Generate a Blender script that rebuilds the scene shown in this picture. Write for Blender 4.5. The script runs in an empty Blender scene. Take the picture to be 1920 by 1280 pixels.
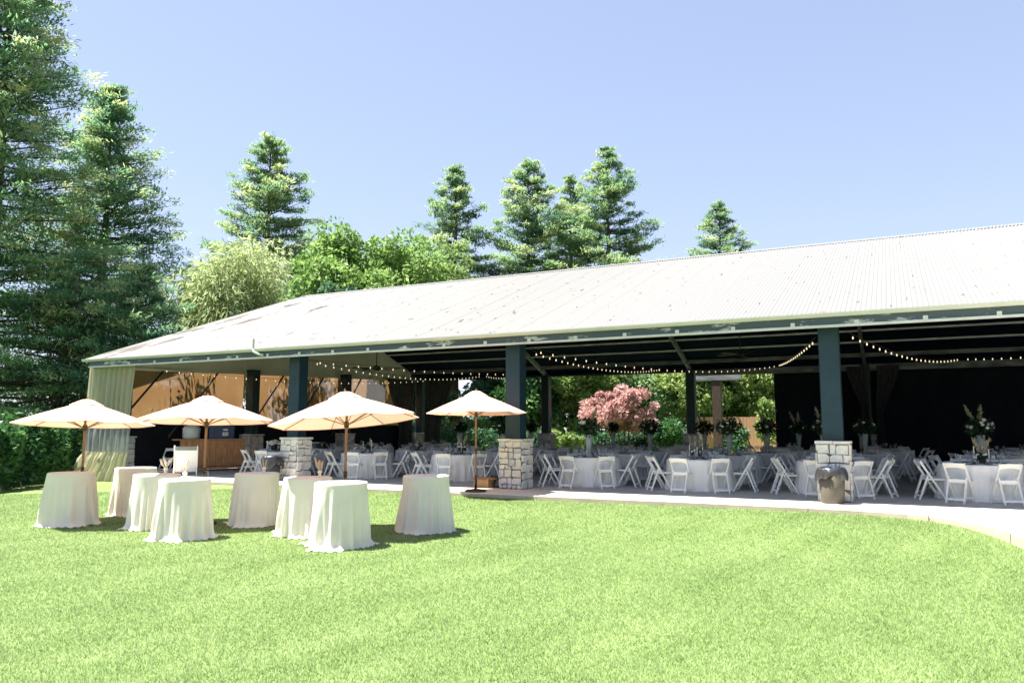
import bpy, math, random
import numpy as np
from mathutils import Vector, Matrix

C = bpy.context.scene.collection
SC = bpy.context.scene
R = math.radians
PI = math.pi

# ------------------------------------------------------------------ camera, light, exposure
cam_d = bpy.data.cameras.new('camera')
cam = bpy.data.objects.new('camera', cam_d)
C.objects.link(cam)
cam.location = (0, 0, 1.85)
cam.rotation_euler = (R(90 + 6.48), 0, R(26.88))
cam_d.sensor_width = 36
cam_d.lens = 26.906
cam_d.clip_start = 0.05
cam_d.clip_end = 1500
SC.camera = cam

world = bpy.data.worlds.new('World')
SC.world = world
world.use_nodes = True
wn = world.node_tree.nodes
wl = world.node_tree.links
bg = wn['Background']
sky = wn.new('ShaderNodeTexSky')
sky.sky_type = 'NISHITA'
sky.sun_disc = False
SHX, SHY = 0.40, 0.13                      # shadow offset per metre of height
sky.sun_elevation = math.atan2(1, math.hypot(SHX, SHY))
sky.sun_rotation = math.atan2(-SHX, -SHY) % (2 * PI)
sky.altitude = 100
sky.air_density = 1.0
sky.dust_density = 0.25
sky.ozone_density = 3.0
gm = wn.new('ShaderNodeGamma'); gm.inputs[1].default_value = 0.5      # camera tone response: the hazy sky reads even
wb = wn.new('ShaderNodeMix'); wb.data_type = 'RGBA'; wb.blend_type = 'MULTIPLY'; wb.inputs[0].default_value = 1.0
wb.inputs[7].default_value = (1.0, 0.985, 1.10, 1)
wl.new(sky.outputs[0], gm.inputs[0]); wl.new(gm.outputs[0], wb.inputs[6]); wl.new(wb.outputs[2], bg.inputs[0])
bg.inputs[1].default_value = 0.115

sun_d = bpy.data.lights.new('sun', 'SUN')
sun_d.energy = 4.9
sun_d.angle = R(0.53)
sun_d.color = (1.0, 0.955, 0.88)
sun = bpy.data.objects.new('sun', sun_d)
C.objects.link(sun)
sun.rotation_euler = Vector((SHX, SHY, -1)).to_track_quat('-Z', 'Y').to_euler()

SC.view_settings.view_transform = 'Standard'
SC.view_settings.look = 'None'
SC.view_settings.exposure = 1.95
SC.view_settings.gamma = 1
SC.view_settings.use_curve_mapping = False
SC.cycles.max_bounces = 10
SC.cycles.transparent_max_bounces = 16
SC.cycles.use_denoising = True

# ------------------------------------------------------------------ materials
def principled(name, col, rough=0.6, metal=0.0, var=0.0, vscale=4.0, col2=None, bump=0.0, bscale=40.0, spec=0.4, coords='Object', stretch=(1, 1, 1)):
    m = bpy.data.materials.new(name); m.use_nodes = True
    n = m.node_tree.nodes; l = m.node_tree.links
    p = n['Principled BSDF']
    p.inputs['Roughness'].default_value = rough
    p.inputs['Metallic'].default_value = metal
    p.inputs['Specular IOR Level'].default_value = spec
    p.inputs['Base Color'].default_value = (*col, 1)
    tc = n.new('ShaderNodeTexCoord'); mp = n.new('ShaderNodeMapping')
    mp.inputs['Scale'].default_value = stretch
    l.new(tc.outputs[coords], mp.inputs[0])
    if var > 0 or col2:
        t = n.new('ShaderNodeTexNoise'); t.inputs['Scale'].default_value = vscale; t.inputs['Detail'].default_value = 5
        l.new(mp.outputs[0], t.inputs['Vector'])
        r = n.new('ShaderNodeMapRange'); r.inputs[1].default_value = 0.3; r.inputs[2].default_value = 0.7
        l.new(t.outputs['Fac'], r.inputs[0])
        mx = n.new('ShaderNodeMix'); mx.data_type = 'RGBA'
        c2 = col2 if col2 else tuple(c * (1 - var) for c in col)
        mx.inputs[6].default_value = (*col, 1); mx.inputs[7].default_value = (*c2, 1)
        l.new(r.outputs[0], mx.inputs[0]); l.new(mx.outputs[2], p.inputs['Base Color'])
    if bump > 0:
        t2 = n.new('ShaderNodeTexNoise'); t2.inputs['Scale'].default_value = bscale; t2.inputs['Detail'].default_value = 6
        l.new(mp.outputs[0], t2.inputs['Vector'])
        b = n.new('ShaderNodeBump'); b.inputs['Strength'].default_value = bump; b.inputs['Distance'].default_value = 0.02
        l.new(t2.outputs['Fac'], b.inputs['Height']); l.new(b.outputs[0], p.inputs['Normal'])
    return m

def cloth_mat(name, col, trans=0.25, transp=0.0, var=0.06, col2=None, vscale=3.0, weave=0.15):
    m = principled(name, col, 0.85, var=var, col2=col2, vscale=vscale, bump=weave, bscale=180, spec=0.15)
    n = m.node_tree.nodes; l = m.node_tree.links
    p = n['Principled BSDF']; out = n['Material Output']
    tr = n.new('ShaderNodeBsdfTranslucent')
    src = p.inputs['Base Color'].links[0].from_socket if p.inputs['Base Color'].links else None
    if src: l.new(src, tr.inputs[0])
    else: tr.inputs[0].default_value = (*col, 1)
    mx = n.new('ShaderNodeMixShader'); mx.inputs[0].default_value = trans
    l.new(p.outputs[0], mx.inputs[1]); l.new(tr.outputs[0], mx.inputs[2])
    last = mx
    if transp > 0:
        tp = n.new('ShaderNodeBsdfTransparent'); m2 = n.new('ShaderNodeMixShader'); m2.inputs[0].default_value = transp
        l.new(mx.outputs[0], m2.inputs[1]); l.new(tp.outputs[0], m2.inputs[2]); last = m2
    l.new(last.outputs[0], out.inputs[0])
    return m

def leaf_mat(name, dark, mid, light, trans=0.3, rough=0.55):
    m = bpy.data.materials.new(name); m.use_nodes = True
    n = m.node_tree.nodes; l = m.node_tree.links
    p = n['Principled BSDF']; out = n['Material Output']
    a = n.new('ShaderNodeAttribute'); a.attribute_name = 'tone'
    cr = n.new('ShaderNodeValToRGB')
    e = cr.color_ramp.elements
    e[0].position = 0.0; e[0].color = (*dark, 1); e[1].position = 1.0; e[1].color = (*light, 1)
    k = e.new(0.5); k.color = (*mid, 1)
    l.new(a.outputs['Fac'], cr.inputs[0]); l.new(cr.outputs[0], p.inputs['Base Color'])
    p.inputs['Roughness'].default_value = rough; p.inputs['Specular IOR Level'].default_value = 0.3
    tr = n.new('ShaderNodeBsdfTranslucent'); l.new(cr.outputs[0], tr.inputs[0])
    mx = n.new('ShaderNodeMixShader'); mx.inputs[0].default_value = trans
    l.new(p.outputs[0], mx.inputs[1]); l.new(tr.outputs[0], mx.inputs[2]); l.new(mx.outputs[0], out.inputs[0])
    return m

M = {}
M['white_resin'] = principled('white_resin', (0.86, 0.85, 0.80), 0.45, var=0.05, vscale=6)
M['white_vinyl'] = principled('white_vinyl', (0.82, 0.81, 0.76), 0.5, var=0.05)
M['ivory_cloth'] = cloth_mat('ivory_cloth', (0.88, 0.83, 0.74), 0.18)
M['white_cloth'] = cloth_mat('white_cloth', (0.88, 0.87, 0.84), 0.08)
M['canopy_cloth'] = cloth_mat('canopy_cloth', (0.87, 0.535, 0.42), 0.18, var=0.05, weave=0.1)
M['wood_pole'] = principled('wood_pole', (0.30, 0.17, 0.09), 0.5, var=0.35, vscale=14, stretch=(8, 8, 1))
M['bronze'] = principled('bronze', (0.09, 0.055, 0.035), 0.45, metal=0.5, var=0.3)
M['post_paint'] = principled('post_paint', (0.011, 0.038, 0.054), 0.42, var=0.3, vscale=3, bump=0.15, bscale=70)
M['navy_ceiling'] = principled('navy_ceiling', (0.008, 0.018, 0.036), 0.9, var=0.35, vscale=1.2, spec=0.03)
M['purlin'] = principled('purlin', (0.78, 0.79, 0.79), 0.6, var=0.3, vscale=2)
M['old_beam'] = principled('old_beam', (0.30, 0.32, 0.30), 0.75, col2=(0.09, 0.10, 0.10), vscale=1.3, stretch=(1, 4, 4))
M['gutter'] = principled('gutter', (0.42, 0.45, 0.39), 0.4, var=0.12, vscale=2)
M['trim_white'] = principled('trim_white', (0.58, 0.62, 0.60), 0.5, var=0.2, vscale=3)
M['gable'] = principled('gable', (0.74, 0.73, 0.62), 0.75, var=0.15, vscale=0.8)
M['black_fabric'] = principled('black_fabric', (0.018, 0.021, 0.029), 0.9, var=0.4, vscale=0.8, spec=0.1)
M['dark_drape'] = cloth_mat('dark_drape', (0.085, 0.088, 0.09), 0.2, var=0.4, vscale=9)
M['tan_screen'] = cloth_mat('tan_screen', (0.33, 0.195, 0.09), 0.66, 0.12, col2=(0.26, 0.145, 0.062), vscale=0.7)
M['olive_curtain'] = cloth_mat('olive_curtain', (0.64, 0.62, 0.42), 0.5, 0.06, col2=(0.56, 0.58, 0.42), vscale=1.3)
M['sheer_band'] = cloth_mat('sheer_band', (0.42, 0.46, 0.44), 0.35, 0.35)
M['stone'] = principled('stone', (0.70, 0.68, 0.63), 0.85, col2=(0.54, 0.53, 0.50), vscale=2.2, bump=0.6, bscale=18, coords='Generated')
M['stone_warm'] = principled('stone_warm', (0.68, 0.64, 0.56), 0.85, col2=(0.55, 0.52, 0.47), vscale=2.0, bump=0.6, bscale=18, coords='Generated')
M['stone_grey'] = principled('stone_grey', (0.58, 0.585, 0.585), 0.85, col2=(0.36, 0.37, 0.38), vscale=2.4, bump=0.6, bscale=18, coords='Generated')
M['mortar'] = principled('mortar', (0.14, 0.13, 0.12), 0.95, bump=0.4)
M['concrete'] = principled('concrete', (0.58, 0.54, 0.48), 0.8, col2=(0.48, 0.45, 0.405), vscale=0.9, bump=0.2, bscale=60)
M['walk_concrete'] = principled('walk_concrete', (0.70, 0.64, 0.54), 0.85, col2=(0.62, 0.56, 0.47), vscale=0.8, bump=0.2, bscale=50)
M['kerb'] = principled('kerb', (0.48, 0.41, 0.32), 0.9, var=0.2, vscale=3, bump=0.3)
M['plank'] = principled('plank', (0.66, 0.32, 0.125), 0.55, col2=(0.36, 0.15, 0.05), vscale=5, stretch=(6, 6, 0.7), bump=0.15)
M['plank_light'] = principled('plank_light', (0.55, 0.27, 0.11), 0.5, var=0.3, vscale=5, stretch=(1, 6, 6))
M['fence'] = principled('fence', (0.50, 0.28, 0.16), 0.8, col2=(0.38, 0.20, 0.11), vscale=3, stretch=(6, 6, 0.6))
M['bin_brown'] = principled('bin_brown', (0.105, 0.095, 0.072), 0.6, var=0.25, vscale=5)
M['bin_black'] = principled('bin_black', (0.03, 0.033, 0.037), 0.5, var=0.2)
M['bag'] = principled('bag', (0.032, 0.032, 0.036), 0.34, var=0.3, vscale=8, bump=0.5, bscale=22, spec=0.7)
M['blue_plastic'] = principled('blue_plastic', (0.012, 0.035, 0.11), 0.35, var=0.15)
M['white_plastic'] = principled('white_plastic', (0.70, 0.70, 0.67), 0.35, var=0.06)
M['label_white'] = principled('label_white', (0.75, 0.76, 0.78), 0.5, var=0.1, vscale=60)
M['charger'] = principled('charger', (0.015, 0.017, 0.022), 0.35)
M['brown_plate'] = principled('brown_plate', (0.20, 0.08, 0.05), 0.4, var=0.2)
M['napkin'] = cloth_mat('napkin', (0.70, 0.71, 0.74), 0.1)
M['candle'] = principled('candle', (0.80, 0.76, 0.64), 0.5)
M['dry_grass'] = principled('dry_grass', (0.62, 0.50, 0.36), 0.9, var=0.3, vscale=20)
M['pampas'] = leaf_mat('pampas', (0.36, 0.31, 0.22), (0.52, 0.46, 0.34), (0.66, 0.60, 0.46), 0.4)
M['green_plume'] = leaf_mat('green_plume', (0.25, 0.28, 0.13), (0.42, 0.44, 0.24), (0.58, 0.55, 0.34), 0.4)
M['rose'] = principled('rose', (0.78, 0.76, 0.68), 0.7, var=0.08, vscale=30)
M['bouquet_green'] = leaf_mat('bouquet_green', (0.012, 0.028, 0.014), (0.03, 0.07, 0.03), (0.08, 0.15, 0.06), 0.25)
M['bark'] = principled('bark', (0.11, 0.075, 0.055), 0.95, col2=(0.05, 0.035, 0.027), vscale=5, stretch=(3, 3, 0.5), bump=0.8, bscale=14)
M['cardboard'] = principled('cardboard', (0.42, 0.25, 0.12), 0.8, var=0.2, vscale=4)
M['black_metal'] = principled('black_metal', (0.015, 0.016, 0.018), 0.5)
M['grey_metal'] = principled('grey_metal', (0.45, 0.46, 0.46), 0.4, metal=0.6)
M['dark_counter'] = principled('dark_counter', (0.035, 0.05, 0.05), 0.5, var=0.3)
M['hydrangea'] = principled('hydrangea', (0.62, 0.62, 0.47), 0.9, var=0.25, vscale=22, bump=1.0, bscale=26)
M['wire'] = principled('wire', (0.03, 0.03, 0.035), 0.6)

def glass_mat(name, tint, mixf=0.72, rough=0.06):
    m = bpy.data.materials.new(name); m.use_nodes = True
    n = m.node_tree.nodes; l = m.node_tree.links
    p = n['Principled BSDF']; out = n['Material Output']
    p.inputs['Base Color'].default_value = (*tint, 1); p.inputs['Roughness'].default_value = rough
    p.inputs['Specular IOR Level'].default_value = 1.0
    t = n.new('ShaderNodeBsdfTransparent'); t.inputs[0].default_value = (0.93, 0.95, 0.95, 1)
    lw = n.new('ShaderNodeLayerWeight'); lw.inputs[0].default_value = 0.35
    mr = n.new('ShaderNodeMapRange'); mr.inputs[3].default_value = mixf; mr.inputs[4].default_value = 0.15
    l.new(lw.outputs['Facing'], mr.inputs[0])
    mx = n.new('ShaderNodeMixShader'); l.new(mr.outputs[0], mx.inputs[0])
    l.new(p.outputs[0], mx.inputs[1]); l.new(t.outputs[0], mx.inputs[2]); l.new(mx.outputs[0], out.inputs[0])
    return m
M['glass'] = glass_mat('glass', (0.55, 0.58, 0.62), 0.78)
M['vase_glass'] = glass_mat('vase_glass', (0.55, 0.60, 0.56), 0.45, 0.2)

bm_ = bpy.data.materials.new('bulb_glow'); bm_.use_nodes = True
bp_ = bm_.node_tree.nodes['Principled BSDF']
bp_.inputs['Base Color'].default_value = (0.9, 0.7, 0.5, 1)
bp_.inputs['Emission Color'].default_value = (1.0, 0.78, 0.52, 1)
bp_.inputs['Emission Strength'].default_value = 0.30
M['bulb'] = bm_

# roof: off-white sheet steel, rust towards the shaded end, dark specks of debris
def roof_material():
    m = bpy.data.materials.new('roof_steel'); m.use_nodes = True
    n = m.node_tree.nodes; l = m.node_tree.links
    p = n['Principled BSDF']; p.inputs['Roughness'].default_value = 0.55; p.inputs['Specular IOR Level'].default_value = 0.4
    g = n.new('ShaderNodeNewGeometry')
    mp = n.new('ShaderNodeMapping'); mp.inputs['Scale'].default_value = (1.1, 0.35, 0.35)
    l.new(g.outputs['Position'], mp.inputs[0])
    t = n.new('ShaderNodeTexNoise'); t.inputs['Scale'].default_value = 1.0; t.inputs['Detail'].default_value = 8; t.inputs['Roughness'].default_value = 0.65
    l.new(mp.outputs[0], t.inputs['Vector'])
    sx = n.new('ShaderNodeSeparateXYZ'); l.new(g.outputs['Position'], sx.inputs[0])
    mr = n.new('ShaderNodeMapRange'); mr.inputs[1].default_value = -26.5; mr.inputs[2].default_value = -15
    mr.inputs[3].default_value = 0.115; mr.inputs[4].default_value = -0.05
    l.new(sx.outputs[0], mr.inputs[0])
    ad = n.new('ShaderNodeMath'); ad.operation = 'ADD'; l.new(t.outputs['Fac'], ad.inputs[0]); l.new(mr.outputs[0], ad.inputs[1])
    rr = n.new('ShaderNodeMapRange'); rr.inputs[1].default_value = 0.655; rr.inputs[2].default_value = 0.69
    l.new(ad.outputs[0], rr.inputs[0])
    mx = n.new('ShaderNodeMix'); mx.data_type = 'RGBA'
    mx.inputs[6].default_value = (0.200, 0.196, 0.185, 1); mx.inputs[7].default_value = (0.060, 0.043, 0.034, 1)
    l.new(rr.outputs[0], mx.inputs[0])
    mp2 = n.new('ShaderNodeMapping'); mp2.inputs['Scale'].default_value = (4.5, 2.2, 2.2)
    l.new(g.outputs['Position'], mp2.inputs[0])
    t2 = n.new('ShaderNodeTexNoise'); t2.inputs['Scale'].default_value = 1.3; t2.inputs['Detail'].default_value = 3
    l.new(mp2.outputs[0], t2.inputs['Vector'])
    r2 = n.new('ShaderNodeMapRange'); r2.inputs[1].default_value = 0.675; r2.inputs[2].default_value = 0.70
    l.new(t2.outputs['Fac'], r2.inputs[0])
    mx2 = n.new('ShaderNodeMix'); mx2.data_type = 'RGBA'; mx2.inputs[7].default_value = (0.07, 0.06, 0.05, 1)
    l.new(r2.outputs[0], mx2.inputs[0]); l.new(mx.outputs[2], mx2.inputs[6]); l.new(mx2.outputs[2], p.inputs['Base Color'])
    return m
M['roof'] = roof_material()

def fascia_material():
    m = principled('fascia_paint', (0.14, 0.17, 0.18), 0.55)
    n = m.node_tree.nodes; l = m.node_tree.links; p = n['Principled BSDF']
    g = n.new('ShaderNodeNewGeometry')
    mp = n.new('ShaderNodeMapping'); mp.inputs['Scale'].default_value = (1.0, 3, 4.5)
    l.new(g.outputs['Position'], mp.inputs[0])
    t = n.new('ShaderNodeTexNoise'); t.inputs['Scale'].default_value = 1.1; t.inputs['Detail'].default_value = 9; t.inputs['Roughness'].default_value = 0.7
    l.new(mp.outputs[0], t.inputs['Vector'])
    r = n.new('ShaderNodeMapRange'); r.inputs[1].default_value = 0.56; r.inputs[2].default_value = 0.60; l.new(t.outputs['Fac'], r.inputs[0])
    mx = n.new('ShaderNodeMix'); mx.data_type = 'RGBA'
    mx.inputs[6].default_value = (0.060, 0.085, 0.10, 1); mx.inputs[7].default_value = (0.42, 0.46, 0.45, 1)
    l.new(r.outputs[0], mx.inputs[0]); l.new(mx.outputs[2], p.inputs['Base Color'])
    return m
M['fascia'] = fascia_material()

def lawn_material(name, blades):
    m = bpy.data.materials.new(name); m.use_nodes = True
    n = m.node_tree.nodes; l = m.node_tree.links; p = n['Principled BSDF']; out = n['Material Output']
    p.inputs['Roughness'].default_value = 0.6; p.inputs['Specular IOR Level'].default_value = 0.25
    g = n.new('ShaderNodeNewGeometry')
    t = n.new('ShaderNodeTexNoise'); t.inputs['Scale'].default_value = 0.9; t.inputs['Detail'].default_value = 7; t.inputs['Roughness'].default_value = 0.65
    mp = n.new('ShaderNodeMapping'); mp.inputs['Rotation'].default_value = (0, 0, R(-60)); mp.inputs['Scale'].default_value = (1.0, 0.45, 1)
    l.new(g.outputs['Position'], mp.inputs[0]); l.new(mp.outputs[0], t.inputs['Vector'])
    t3 = n.new('ShaderNodeTexNoise'); t3.inputs['Scale'].default_value = 14; t3.inputs['Detail'].default_value = 4
    l.new(g.outputs['Position'], t3.inputs['Vector'])
    lo = n.new('ShaderNodeMath'); lo.operation = 'MULTIPLY_ADD'; lo.inputs[1].default_value = 0.55; lo.inputs[2].default_value = 0.22
    l.new(t.outputs['Fac'], lo.inputs[0])
    ad = n.new('ShaderNodeMath'); ad.operation = 'MULTIPLY_ADD'; ad.inputs[1].default_value = 0.45
    l.new(t3.outputs['Fac'], ad.inputs[0]); l.new(lo.outputs[0], ad.inputs[2])
    # faint mower passes, curving with the path on the right-hand side
    mw = n.new('ShaderNodeTexWave'); mw.wave_type = 'BANDS'; mw.inputs['Scale'].default_value = 0.30; mw.inputs['Distortion'].default_value = 1.5; mw.inputs['Detail'].default_value = 2
    mm = n.new('ShaderNodeMapping'); mm.inputs['Rotation'].default_value = (0, 0, R(12)); l.new(g.outputs['Position'], mm.inputs[0]); l.new(mm.outputs[0], mw.inputs['Vector'])
    ms = n.new('ShaderNodeMath'); ms.operation = 'MULTIPLY_ADD'; ms.inputs[1].default_value = 0.05; l.new(mw.outputs['Fac'], ms.inputs[0]); l.new(ad.outputs[0], ms.inputs[2]); ad = ms
    a = None
    r = n.new('ShaderNodeMapRange'); r.inputs[1].default_value = 0.55; r.inputs[2].default_value = 1.05
    if blades:
        a = n.new('ShaderNodeAttribute'); a.attribute_name = 'tone'
        a2 = n.new('ShaderNodeMath'); a2.operation = 'MULTIPLY_ADD'; a2.inputs[1].default_value = 0.75
        l.new(a.outputs['Fac'], a2.inputs[0]); l.new(ad.outputs[0], a2.inputs[2])
        r.inputs[1].default_value = 0.65; r.inputs[2].default_value = 1.62
        l.new(a2.outputs[0], r.inputs[0])
    else:
        l.new(ad.outputs[0], r.inputs[0])
    cr = n.new('ShaderNodeValToRGB'); e = cr.color_ramp.elements
    if blades:
        e[0].color = (0.095, 0.185, 0.042, 1); e[1].color = (0.50, 0.56, 0.32, 1)
        k = e.new(0.5); k.color = (0.265, 0.37, 0.145, 1)
    else:
        e[0].color = (0.10, 0.16, 0.035, 1); e[1].color = (0.23, 0.30, 0.11, 1)
        k = e.new(0.5); k.color = (0.16, 0.23, 0.065, 1)
    l.new(r.outputs[0], cr.inputs[0]); l.new(cr.outputs[0], p.inputs['Base Color'])
    if blades:
        tr = n.new('ShaderNodeBsdfTranslucent'); l.new(cr.outputs[0], tr.inputs[0])
        mx = n.new('ShaderNodeMixShader'); mx.inputs[0].default_value = 0.4
        l.new(p.outputs[0], mx.inputs[1]); l.new(tr.outputs[0], mx.inputs[2]); l.new(mx.outputs[0], out.inputs[0])
    else:
        b = n.new('ShaderNodeBump'); b.inputs['Strength'].default_value = 0.7; b.inputs['Distance'].default_value = 0.03
        t4 = n.new('ShaderNodeTexNoise'); t4.inputs['Scale'].default_value = 60; l.new(g.outputs['Position'], t4.inputs['Vector'])
        l.new(t4.outputs['Fac'], b.inputs['Height']); l.new(b.outputs[0], p.inputs['Normal'])
    return m
M['lawn'] = lawn_material('lawn_turf', False)
M['blade'] = lawn_material('grass_blade', True)
M['soil'] = principled('soil', (0.045, 0.075, 0.025), 0.95, col2=(0.06, 0.055, 0.03), vscale=0.25, bump=0.5, bscale=8)
M['mulch'] = principled('mulch', (0.22, 0.13, 0.09), 0.95, col2=(0.11, 0.07, 0.05), vscale=9, bump=0.8, bscale=20)

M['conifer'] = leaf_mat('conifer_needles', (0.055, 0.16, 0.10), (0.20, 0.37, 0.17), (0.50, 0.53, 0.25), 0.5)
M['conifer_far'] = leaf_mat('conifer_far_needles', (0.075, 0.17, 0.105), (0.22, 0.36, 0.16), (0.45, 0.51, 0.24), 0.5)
M['willow'] = leaf_mat('willow_leaf', (0.21, 0.29, 0.11), (0.42, 0.50, 0.23), (0.58, 0.63, 0.36), 0.55)
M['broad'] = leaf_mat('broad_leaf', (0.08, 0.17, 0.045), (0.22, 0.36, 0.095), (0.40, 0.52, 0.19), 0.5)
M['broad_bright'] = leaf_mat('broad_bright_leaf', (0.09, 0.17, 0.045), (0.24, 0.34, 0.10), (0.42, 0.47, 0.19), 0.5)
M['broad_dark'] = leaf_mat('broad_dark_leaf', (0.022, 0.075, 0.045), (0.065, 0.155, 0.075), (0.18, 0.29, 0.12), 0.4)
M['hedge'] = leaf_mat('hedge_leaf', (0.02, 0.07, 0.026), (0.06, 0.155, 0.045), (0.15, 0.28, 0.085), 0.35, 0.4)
M['maple'] = leaf_mat('maple_leaf', (0.34, 0.17, 0.155), (0.60, 0.37, 0.34), (0.76, 0.60, 0.53), 0.45)

# ------------------------------------------------------------------ helpers
class MB:
    def __init__(self): self.v = []; self.f = []
    def add(self, vs, fs):
        b = len(self.v); self.v += [tuple(x) for x in vs]; self.f += [tuple(i + b for i in f) for f in fs]; return self
    def box(self, x0, x1, y0, y1, z0, z1):
        return self.add([(x0, y0, z0), (x1, y0, z0), (x1, y1, z0), (x0, y1, z0), (x0, y0, z1), (x1, y0, z1), (x1, y1, z1), (x0, y1, z1)],
                        [(0, 3, 2, 1), (4, 5, 6, 7), (0, 1, 5, 4), (1, 2, 6, 5), (2, 3, 7, 6), (3, 0, 4, 7)])
    def beam(self, p0, p1, w, h, up=(0, 0, 1)):
        p0 = Vector(p0); p1 = Vector(p1); d = (p1 - p0).normalized(); u = Vector(up)
        s = d.cross(u)
        if s.length < 1e-4: s = d.cross(Vector((0, 1, 0)))
        s.normalize(); u = s.cross(d)
        vs = []
        for p in (p0, p1):
            for a, b in ((-1, -1), (1, -1), (1, 1), (-1, 1)):
                vs.append(p + s * (a * w / 2) + u * (b * h / 2))
        return self.add(vs, [(0, 1, 2, 3), (7, 6, 5, 4), (0, 4, 5, 1), (1, 5, 6, 2), (2, 6, 7, 3), (3, 7, 4, 0)])
    def tube(self, pts, rad, n=8, cap=True):
        pts = [Vector(p) for p in pts]; rs = rad if isinstance(rad, (list, tuple)) else [rad] * len(pts)
        b = len(self.v); prev = None
        for i, p in enumerate(pts):
            d = (pts[min(i + 1, len(pts) - 1)] - pts[max(i - 1, 0)])
            if d.length < 1e-9: d = Vector((0, 0, 1))
            d.normalize()
            ref = prev if prev is not None else (Vector((1, 0, 0)) if abs(d.x) < 0.9 else Vector((0, 1, 0)))
            s = (ref - d * ref.dot(d))
            if s.length < 1e-5: s = d.orthogonal()
            s.normalize(); prev = s; t = d.cross(s)
            for k in range(n):
                a = 2 * PI * k / n
                self.v.append(tuple(p + (s * math.cos(a) + t * math.sin(a)) * rs[i]))
        for i in range(len(pts) - 1):
            for k in range(n):
                k2 = (k + 1) % n
                self.f.append((b + i * n + k, b + i * n + k2, b + (i + 1) * n + k2, b + (i + 1) * n + k))
        if cap:
            self.f.append(tuple(b + k for k in reversed(range(n))))
            self.f.append(tuple(b + (len(pts) - 1) * n + k for k in range(n)))
        return self
    def lathe(self, prof, n=16, c=(0, 0, 0)):
        b = len(self.v)
        for r, z in prof:
            for k in range(n):
                a = 2 * PI * k / n
                self.v.append((c[0] + r * math.cos(a), c[1] + r * math.sin(a), c[2] + z))
        for i in range(len(prof) - 1):
            for k in range(n):
                k2 = (k + 1) % n
                self.f.append((b + i * n + k, b + i * n + k2, b + (i + 1) * n + k2, b + (i + 1) * n + k))
        if prof[0][0] > 1e-4: self.f.append(tuple(b + k for k in reversed(range(n))))
        if prof[-1][0] > 1e-4: self.f.append(tuple(b + (len(prof) - 1) * n + k for k in range(n)))
        return self
    def mesh(self, name, mat, smooth=False, bevel=0):
        me = bpy.data.meshes.new(name); me.from_pydata(self.v, [], self.f); me.validate()
        if mat: me.materials.append(M[mat] if isinstance(mat, str) else mat)
        if smooth:
            me.polygons.foreach_set('use_smooth', [True] * len(me.polygons))
        me.update()
        return me
    def build(self, name, mat, parent=None, smooth=False):
        return put(name, self.mesh(name, mat, smooth), parent)

def put(name, mesh, parent=None, loc=(0, 0, 0), rot=(0, 0, 0), scale=(1, 1, 1)):
    o = bpy.data.objects.new(name, mesh); C.objects.link(o)
    if parent: o.parent = parent
    o.location = loc; o.rotation_euler = rot; o.scale = scale
    return o
def tag(o, label, cat, group=None):
    o['label'] = label; o['category'] = cat
    if group: o['group'] = group
    return o
def thing(name, label, cat, loc=(0, 0, 0), rz=0, group=None):
    o = bpy.data.objects.new(name, None); C.objects.link(o)
    o.location = loc; o.rotation_euler = (0, 0, rz); o.empty_display_size = 0.1
    return tag(o, label, cat, group)
def kind(o, k): o['kind'] = k; return o
def dup(root, kids, loc, rz, label, group, scale=1):
    r = root.copy(); C.objects.link(r); r.location = loc; r.rotation_euler = (0, 0, rz); r['label'] = label
    if scale != 1: r.scale = (scale,) * 3
    if group: r['group'] = group
    for ch in kids:
        c = ch.copy(); C.objects.link(c); c.parent = r
    return r

def np_mesh(name, V, F, mat, parent=None, smooth=False, tone=None, loc=(0, 0, 0)):
    me = bpy.data.meshes.new(name)
    nv, nf, k = len(V), len(F), F.shape[1]
    me.vertices.add(nv); me.vertices.foreach_set('co', np.ascontiguousarray(V, dtype=np.float32).ravel())
    me.loops.add(nf * k); me.loops.foreach_set('vertex_index', np.ascontiguousarray(F, dtype=np.int32).ravel())
    me.polygons.add(nf); me.polygons.foreach_set('loop_start', np.arange(0, nf * k, k, dtype=np.int32))
    if smooth: me.polygons.foreach_set('use_smooth', np.ones(nf, dtype=bool))
    me.update(calc_edges=True)
    if tone is not None:
        at = me.attributes.new('tone', 'FLOAT', 'FACE'); at.data.foreach_set('value', np.ascontiguousarray(np.clip(tone, 0, 1), dtype=np.float32))
    me.materials.append(M[mat])
    return put(name, me, parent, loc)

def unit(a): return a / np.maximum(np.linalg.norm(a, axis=-1, keepdims=True), 1e-9)

def leaves(name, P, D, L, W, tone, mat, parent=None, rng=None, flat=0.0, loc=(0, 0, 0)):
    """diamond leaf / spray faces centred on P, pointing along D"""
    rng = rng or np.random.default_rng(1)
    n = len(P); D = unit(D)
    rv = rng.normal(size=(n, 3)); rv[:, 2] *= (1 - flat)
    S = unit(np.cross(D, np.cross(rv, D) if flat == 0 else rv + 1e-6))
    if flat > 0:
        up = np.tile(np.array([[0, 0, 1.0]]), (n, 1)) + rng.normal(size=(n, 3)) * (1 - flat)
        S = unit(np.cross(D, up))
    L = np.broadcast_to(L, (n,))[:, None]; W = np.broadcast_to(W, (n,))[:, None]
    bend = rng.normal(size=(n, 3)) * 0.12 * L
    V = np.stack([P - D * L / 2, P + S * W / 2 + bend * 0.3, P + D * L / 2 + bend, P - S * W / 2 + bend * 0.3], axis=1).reshape(-1, 3)
    F = np.arange(n * 4).reshape(n, 4)
    return np_mesh(name, V, F, mat, parent, tone=tone, loc=loc)

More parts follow.
